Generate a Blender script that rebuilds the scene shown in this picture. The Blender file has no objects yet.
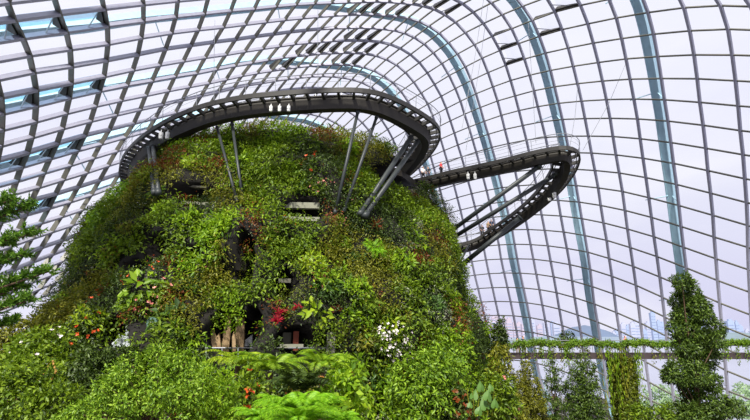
import bpy, bmesh, math, random
import numpy as np
from mathutils import Vector, Matrix, noise
from mathutils.bvhtree import BVHTree

random.seed(7)
RNG = np.random.default_rng(7)
SC = bpy.context.scene
COL = SC.collection

# ------------------------------------------------------------------ camera
EYE = 12.0                       # eye height above the garden floor
F = 500.0                        # focal length in pixels of a 750 px frame
PITCH = math.atan(130.0 / F)
cam_data = bpy.data.cameras.new('camera')
cam_data.sensor_width = 36.0
cam_data.lens = 36.0 * F / 750.0
cam_data.clip_end = 9000.0
cam = bpy.data.objects.new('camera', cam_data)
cam.location = (0, 0, EYE)
cam.rotation_euler = (math.pi / 2 + PITCH, 0, 0)
COL.objects.link(cam)
SC.camera = cam

# ------------------------------------------------------------------ sky, sun, exposure
def make_world():
    w = bpy.data.worlds.new('overcast_sky')
    SC.world = w
    w.use_nodes = True
    nt = w.node_tree
    nt.nodes.clear()
    N = nt.nodes.new
    out = N('ShaderNodeOutputWorld')
    bg = N('ShaderNodeBackground')
    tc = N('ShaderNodeTexCoord')
    sep = N('ShaderNodeSeparateXYZ')
    nt.links.new(tc.outputs['Generated'], sep.inputs[0])
    ramp = N('ShaderNodeValToRGB')
    cr = ramp.color_ramp
    cr.elements[0].position = 0.0
    cr.elements[0].color = (0.66, 0.65, 0.86, 1)
    cr.elements[1].position = 0.55
    cr.elements[1].color = (0.90, 0.905, 1.0, 1)
    e = cr.elements.new(0.22)
    e.color = (0.79, 0.795, 0.93, 1)
    nt.links.new(sep.outputs['Z'], ramp.inputs[0])
    mp = N('ShaderNodeMapping')
    mp.inputs['Scale'].default_value = (1.2, 1.2, 4.5)
    nt.links.new(tc.outputs['Generated'], mp.inputs[0])
    nz = N('ShaderNodeTexNoise')
    nz.inputs['Scale'].default_value = 2.2
    nz.inputs['Detail'].default_value = 6
    nt.links.new(mp.outputs[0], nz.inputs[0])
    r2 = N('ShaderNodeValToRGB')
    r2.color_ramp.elements[0].position = 0.42
    r2.color_ramp.elements[0].color = (0, 0, 0, 1)
    r2.color_ramp.elements[1].position = 0.68
    r2.color_ramp.elements[1].color = (1, 1, 1, 1)
    nt.links.new(nz.outputs['Fac'], r2.inputs[0])
    mx = N('ShaderNodeMixRGB')
    mx.inputs['Color2'].default_value = (0.97, 0.965, 1.0, 1)
    m2 = N('ShaderNodeMath')
    m2.operation = 'MULTIPLY'
    m2.inputs[1].default_value = 0.6
    nt.links.new(r2.outputs[0], m2.inputs[0])
    nt.links.new(m2.outputs[0], mx.inputs['Fac'])
    nt.links.new(ramp.outputs[0], mx.inputs['Color1'])
    nt.links.new(mx.outputs[0], bg.inputs['Color'])
    bg.inputs['Strength'].default_value = 1.07
    nt.links.new(bg.outputs[0], out.inputs['Surface'])
make_world()
sun_data = bpy.data.lights.new('sun', 'SUN')
sun_data.energy = 6.8
sun_data.angle = math.radians(5)
sun_data.color = (1.0, 0.96, 0.86)
sun = bpy.data.objects.new('sun', sun_data)
sun.rotation_euler = (math.radians(42), math.radians(8), math.radians(-25))
COL.objects.link(sun)
SC.view_settings.view_transform = 'Standard'
SC.view_settings.look = 'None'
SC.view_settings.gamma = 1.0
SC.view_settings.use_curve_mapping = False
SC.view_settings.exposure = 0.0

# ------------------------------------------------------------------ helpers
def srgb(c):
    r = []
    for v in c:
        v = v / 255.0
        r.append(v / 12.92 if v <= 0.04045 else ((v + 0.055) / 1.055) ** 2.4)
    return tuple(r) + (1.0,)

def link(ob, parent=None):
    COL.objects.link(ob)
    if parent is not None:
        ob.parent = parent
    return ob

def tag(o, label=None, cat=None, group=None, kind=None):
    if label: o['label'] = label
    if cat: o['category'] = cat
    if group: o['group'] = group
    if kind: o['kind'] = kind
    return o

def empty(name, loc=(0, 0, 0), rz=0.0, parent=None):
    o = bpy.data.objects.new(name, None)
    o.empty_display_size = 0.3
    o.location = loc
    o.rotation_euler = (0, 0, rz)
    return link(o, parent)

def mesh_np(name, V, Fc, mat=None, smooth=False):
    """V (n,3) array, Fc (m,k) array of equal sided faces"""
    me = bpy.data.meshes.new(name)
    V = np.ascontiguousarray(V, dtype=np.float32)
    Fc = np.ascontiguousarray(Fc, dtype=np.int32)
    m, k = Fc.shape
    me.vertices.add(len(V))
    me.vertices.foreach_set('co', V.ravel())
    me.loops.add(m * k)
    me.loops.foreach_set('vertex_index', Fc.ravel())
    me.polygons.add(m)
    me.polygons.foreach_set('loop_start', np.arange(m, dtype=np.int32) * k)
    if smooth:
        me.polygons.foreach_set('use_smooth', np.ones(m, dtype=bool))
    me.update(calc_edges=True)
    if mat: me.materials.append(mat)
    return me

class MB:
    """collects quads and n-gons into one mesh"""
    def __init__(self):
        self.v = []; self.f = []
    def add(self, vs, fs):
        b = len(self.v)
        self.v += [tuple(p) for p in vs]
        self.f += [tuple(b + i for i in f) for f in fs]
    def box(self, c, s, rot=None):
        M = rot or Matrix.Identity(3)
        vs = []
        for x in (-.5, .5):
            for y in (-.5, .5):
                for z in (-.5, .5):
                    vs.append(Vector(c) + M @ Vector((x * s[0], y * s[1], z * s[2])))
        self.add(vs, [(0, 1, 3, 2), (4, 6, 7, 5), (0, 4, 5, 1), (2, 3, 7, 6), (0, 2, 6, 4), (1, 5, 7, 3)])
    def tube(self, pts, r, n=8, r2=None, cap=True):
        pts = [Vector(p) for p in pts]
        m = len(pts)
        rings = []
        for i, p in enumerate(pts):
            t = (pts[min(i + 1, m - 1)] - pts[max(i - 1, 0)]).normalized()
            a = Vector((0, 0, 1)) if abs(t.z) < .9 else Vector((1, 0, 0))
            u = t.cross(a).normalized(); w = u.cross(t)
            rr = r if r2 is None else r + (r2 - r) * i / max(m - 1, 1)
            rings.append([p + (u * math.cos(2 * math.pi * k / n) + w * math.sin(2 * math.pi * k / n)) * rr for k in range(n)])
        vs = [q for ring in rings for q in ring]
        fs = []
        for i in range(m - 1):
            for k in range(n):
                k2 = (k + 1) % n
                fs.append((i * n + k, i * n + k2, (i + 1) * n + k2, (i + 1) * n + k))
        if cap:
            fs.append(tuple(range(n - 1, -1, -1)))
            fs.append(tuple((m - 1) * n + k for k in range(n)))
        self.add(vs, fs)
    def sweep(self, pts, sides, ups, prof, closed_prof=True):
        """prof: list of (side, up) offsets"""
        n = len(prof)
        vs = []
        for p, s, u in zip(pts, sides, ups):
            for a, b in prof:
                vs.append(Vector(p) + Vector(s) * a + Vector(u) * b)
        fs = []
        m = len(pts)
        for i in range(m - 1):
            for k in range(n if closed_prof else n - 1):
                k2 = (k + 1) % n
                fs.append((i * n + k, i * n + k2, (i + 1) * n + k2, (i + 1) * n + k))
        if closed_prof:
            fs.append(tuple(range(n - 1, -1, -1)))
            fs.append(tuple((m - 1) * n + k for k in range(n)))
        self.add(vs, fs)
    def data(self, name, mat=None, smooth=False):
        me = bpy.data.meshes.new(name)
        me.from_pydata([tuple(v) for v in self.v], [], self.f)
        if smooth:
            for p in me.polygons: p.use_smooth = True
        if mat: me.materials.append(mat)
        me.update()
        return me
    def build(self, name, mat=None, parent=None, smooth=False):
        return link(bpy.data.objects.new(name, self.data(name, mat, smooth)), parent)

def put(name, me, parent=None, loc=(0, 0, 0), M=None):
    o = bpy.data.objects.new(name, me)
    link(o, parent)
    if M is not None: o.matrix_local = M
    else: o.location = loc
    return o

def copy_tree(o, parent=None):
    c = o.copy(); COL.objects.link(c); c.parent = parent
    for ch in list(o.children): copy_tree(ch, c)
    return c

CP, SP = math.cos(PITCH), math.sin(PITCH)
def ray(px, py):
    X = (px - 375) / F; Y = -(py - 210) / F
    return Vector((X, CP - Y * SP, SP + Y * CP))
def at_z(px, py, z):             # z above the eye level
    d = ray(px, py); return Vector((0, 0, EYE)) + d * (z / d.z)
def at_y(px, py, y):
    d = ray(px, py); return Vector((0, 0, EYE)) + d * (y / d.y)
def project(p):
    x, y, z = p[0], p[1], p[2] - EYE
    dd = y * CP + z * SP
    return 375 + F * x / dd, 210 - F * (-y * SP + z * CP) / dd, dd

# ------------------------------------------------------------------ materials
def mat(name, col, rough=0.6, metal=0.0, var=0.0, scale=4.0, bump=0.0, col2=None):
    m = bpy.data.materials.new(name)
    m.use_nodes = True
    nt = m.node_tree
    b = nt.nodes['Principled BSDF']
    b.inputs['Roughness'].default_value = rough
    b.inputs['Metallic'].default_value = metal
    c = srgb(col)
    tc = nt.nodes.new('ShaderNodeTexCoord')
    nz = nt.nodes.new('ShaderNodeTexNoise')
    nz.inputs['Scale'].default_value = scale
    nz.inputs['Detail'].default_value = 5
    nt.links.new(tc.outputs['Object'], nz.inputs['Vector'])
    ramp = nt.nodes.new('ShaderNodeValToRGB')
    ramp.color_ramp.elements[0].position = 0.3
    ramp.color_ramp.elements[1].position = 0.7
    c2 = srgb(col2) if col2 else tuple(min(1, v * (1 + var)) for v in c[:3]) + (1,)
    c1 = c if col2 else tuple(v * (1 - var) for v in c[:3]) + (1,)
    ramp.color_ramp.elements[0].color = c1
    ramp.color_ramp.elements[1].color = c2
    nt.links.new(nz.outputs['Fac'], ramp.inputs[0])
    nt.links.new(ramp.outputs[0], b.inputs['Base Color'])
    if bump:
        bp = nt.nodes.new('ShaderNodeBump')
        bp.inputs['Strength'].default_value = bump
        nt.links.new(nz.outputs['Fac'], bp.inputs['Height'])
        nt.links.new(bp.outputs[0], b.inputs['Normal'])
    return m

def leaf_mat(name, cols, trans=0.35, rough=0.45):
    """each leaf takes its own colour out of a ramp of leaf colours"""
    m = bpy.data.materials.new(name)
    m.use_nodes = True
    nt = m.node_tree
    nt.nodes.clear()
    N = nt.nodes.new
    out = N('ShaderNodeOutputMaterial')
    geo = N('ShaderNodeNewGeometry')
    ramp = N('ShaderNodeValToRGB')
    el = ramp.color_ramp.elements
    el[0].position = 0; el[0].color = srgb(cols[0])
    el[1].position = 1; el[1].color = srgb(cols[-1])
    for i, c in enumerate(cols[1:-1]):
        e = el.new((i + 1) / (len(cols) - 1)); e.color = srgb(c)
    nt.links.new(geo.outputs['Random Per Island'], ramp.inputs[0])
    p = N('ShaderNodeBsdfPrincipled')
    p.inputs['Roughness'].default_value = rough
    p.inputs['Specular IOR Level'].default_value = 0.35
    t = N('ShaderNodeBsdfTranslucent')
    nt.links.new(ramp.outputs[0], p.inputs['Base Color'])
    nt.links.new(ramp.outputs[0], t.inputs['Color'])
    mx = N('ShaderNodeMixShader')
    mx.inputs[0].default_value = trans
    nt.links.new(p.outputs[0], mx.inputs[1]); nt.links.new(t.outputs[0], mx.inputs[2])
    nt.links.new(mx.outputs[0], out.inputs['Surface'])
    return m

def glass_mat(name, tint, gloss=0.05):
    m = bpy.data.materials.new(name)
    m.use_nodes = True
    nt = m.node_tree; nt.nodes.clear()
    N = nt.nodes.new
    out = N('ShaderNodeOutputMaterial')
    t = N('ShaderNodeBsdfTransparent'); t.inputs[0].default_value = tint + (1,)
    g = N('ShaderNodeBsdfGlossy'); g.inputs['Roughness'].default_value = 0.12
    g.inputs['Color'].default_value = (.9, .93, 1, 1)
    mx = N('ShaderNodeMixShader')
    mx.inputs[0].default_value = gloss
    nt.links.new(t.outputs[0], mx.inputs[1]); nt.links.new(g.outputs[0], mx.inputs[2])
    nt.links.new(mx.outputs[0], out.inputs['Surface'])
    return m

M_RIB = mat('grey_painted_steel', (156, 155, 170), .45, .1, .06, 2)
M_PURLIN = mat('green_bounce_grey_steel', (98, 96, 84), .45, .1, .06, 2)  # grey steel; the olive tint stands in for green light bounced underneath
M_ARCH = mat('pale_blue_steel', (172, 206, 218), .4, .0, .08, 1.5)
M_VENT = mat('dark_bracket_steel', (48, 45, 40), .6, .1, .1)
M_GLASS = glass_mat('clear_roof_glass', (.97, .975, 1.0), .03)
M_VGLASS = glass_mat('bluish_vent_glass', (.66, .80, .90), .06)
M_DARK = mat('dark_bronze_steel', (42, 38, 32), .6, .0, .12, 1.2)
M_CHANNEL = mat('charcoal_channel_steel', (40, 38, 36), .55, .05, .1, 1.5)
M_STRUT = mat('gunmetal_tube', (48, 53, 54), .5, .0, .08, 2)
M_RAIL = mat('stainless_rail', (150, 152, 158), .35, .6, .05, 3)
M_PANEL = glass_mat('rail_glass', (.93, .95, .97), .06)
M_WHITE = mat('white_lamp_metal', (232, 232, 228), .4, 0, .03)
M_ROCK = mat('dark_mountain_soil', (20, 17, 12), .95, 0, .5, .8, .6)
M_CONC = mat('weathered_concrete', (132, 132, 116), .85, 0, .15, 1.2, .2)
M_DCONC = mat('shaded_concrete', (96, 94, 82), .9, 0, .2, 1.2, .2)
M_CAVE = mat('cave_lining', (20, 17, 14), 1, 0, .3, 1)
M_WOOD = mat('split_driftwood', (176, 150, 112), .85, 0, .0, 3, .5, (120, 96, 68))
M_BARK = mat('brown_bark', (86, 66, 48), .9, 0, .25, 6, .5)
M_SLATE = mat('green_slate_block', (96, 128, 118), .6, 0, .2, .8, .3)
M_CRYSTAL = mat('pale_spiky_crystal', (196, 204, 206), .4, 0, .15, 1.5, .2)
M_BEAM = mat('mauve_brown_beam', (66, 55, 56), .55, .1, .1, .8)
M_GROUND = mat('garden_soil', (52, 46, 30), .95, 0, .4, .4, .4)
M_SEA = mat('hazy_waterfront', (144, 147, 164), .5, 0, .05, .01)  # haze and reflected white sky are put into this pale water colour
M_SKIN = mat('skin', (196, 150, 122), .6, 0, .03)

L_MID = leaf_mat('mid_green_leaf', [(52, 72, 12), (90, 118, 20), (132, 156, 34), (100, 128, 22)])
L_DARK = leaf_mat('dark_green_leaf', [(30, 44, 12), (54, 74, 20), (82, 102, 34), (44, 62, 18)], .25)
L_OLIVE = leaf_mat('olive_leaf', [(66, 74, 14), (110, 114, 26), (148, 148, 44), (90, 96, 20)])
L_BRIGHT = leaf_mat('bright_green_leaf', [(80, 118, 14), (118, 154, 22), (156, 186, 40), (98, 136, 18)], .42)
L_YELLOW = leaf_mat('yellow_green_leaf', [(108, 140, 18), (144, 172, 28), (178, 196, 50), (122, 154, 22)], .42)
L_BLUE = leaf_mat('blue_green_leaf', [(44, 70, 26), (66, 98, 38), (92, 124, 54), (54, 84, 30)])
L_RUST = leaf_mat('rusty_red_leaf', [(110, 52, 24), (150, 74, 34), (96, 84, 30), (128, 60, 36)])
L_GREYP = leaf_mat('silvery_leaf', [(132, 142, 112), (166, 172, 144), (104, 116, 78), (150, 150, 130)])
L_RED = leaf_mat('crimson_petal', [(128, 14, 34), (160, 22, 46), (186, 44, 62)], .2)
L_ORANGE = leaf_mat('orange_petal', [(214, 78, 32), (232, 110, 52), (200, 60, 30)], .2)
L_PINK = leaf_mat('pink_petal', [(226, 140, 130), (238, 170, 156), (214, 110, 116)], .2)
L_WHITE = leaf_mat('white_petal', [(224, 214, 214), (240, 236, 232), (206, 184, 196)], .2)
L_MOSS = leaf_mat('moss_leaf', [(82, 94, 18), (118, 128, 30), (62, 74, 14)])
L_FERN = leaf_mat('vivid_fern_leaf', [(96, 150, 12), (126, 180, 22), (154, 202, 42), (108, 162, 16)], .45)
L_BROWNF = leaf_mat('dry_fern_leaf', [(170, 110, 40), (190, 132, 56), (150, 92, 36)], .3)

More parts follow.
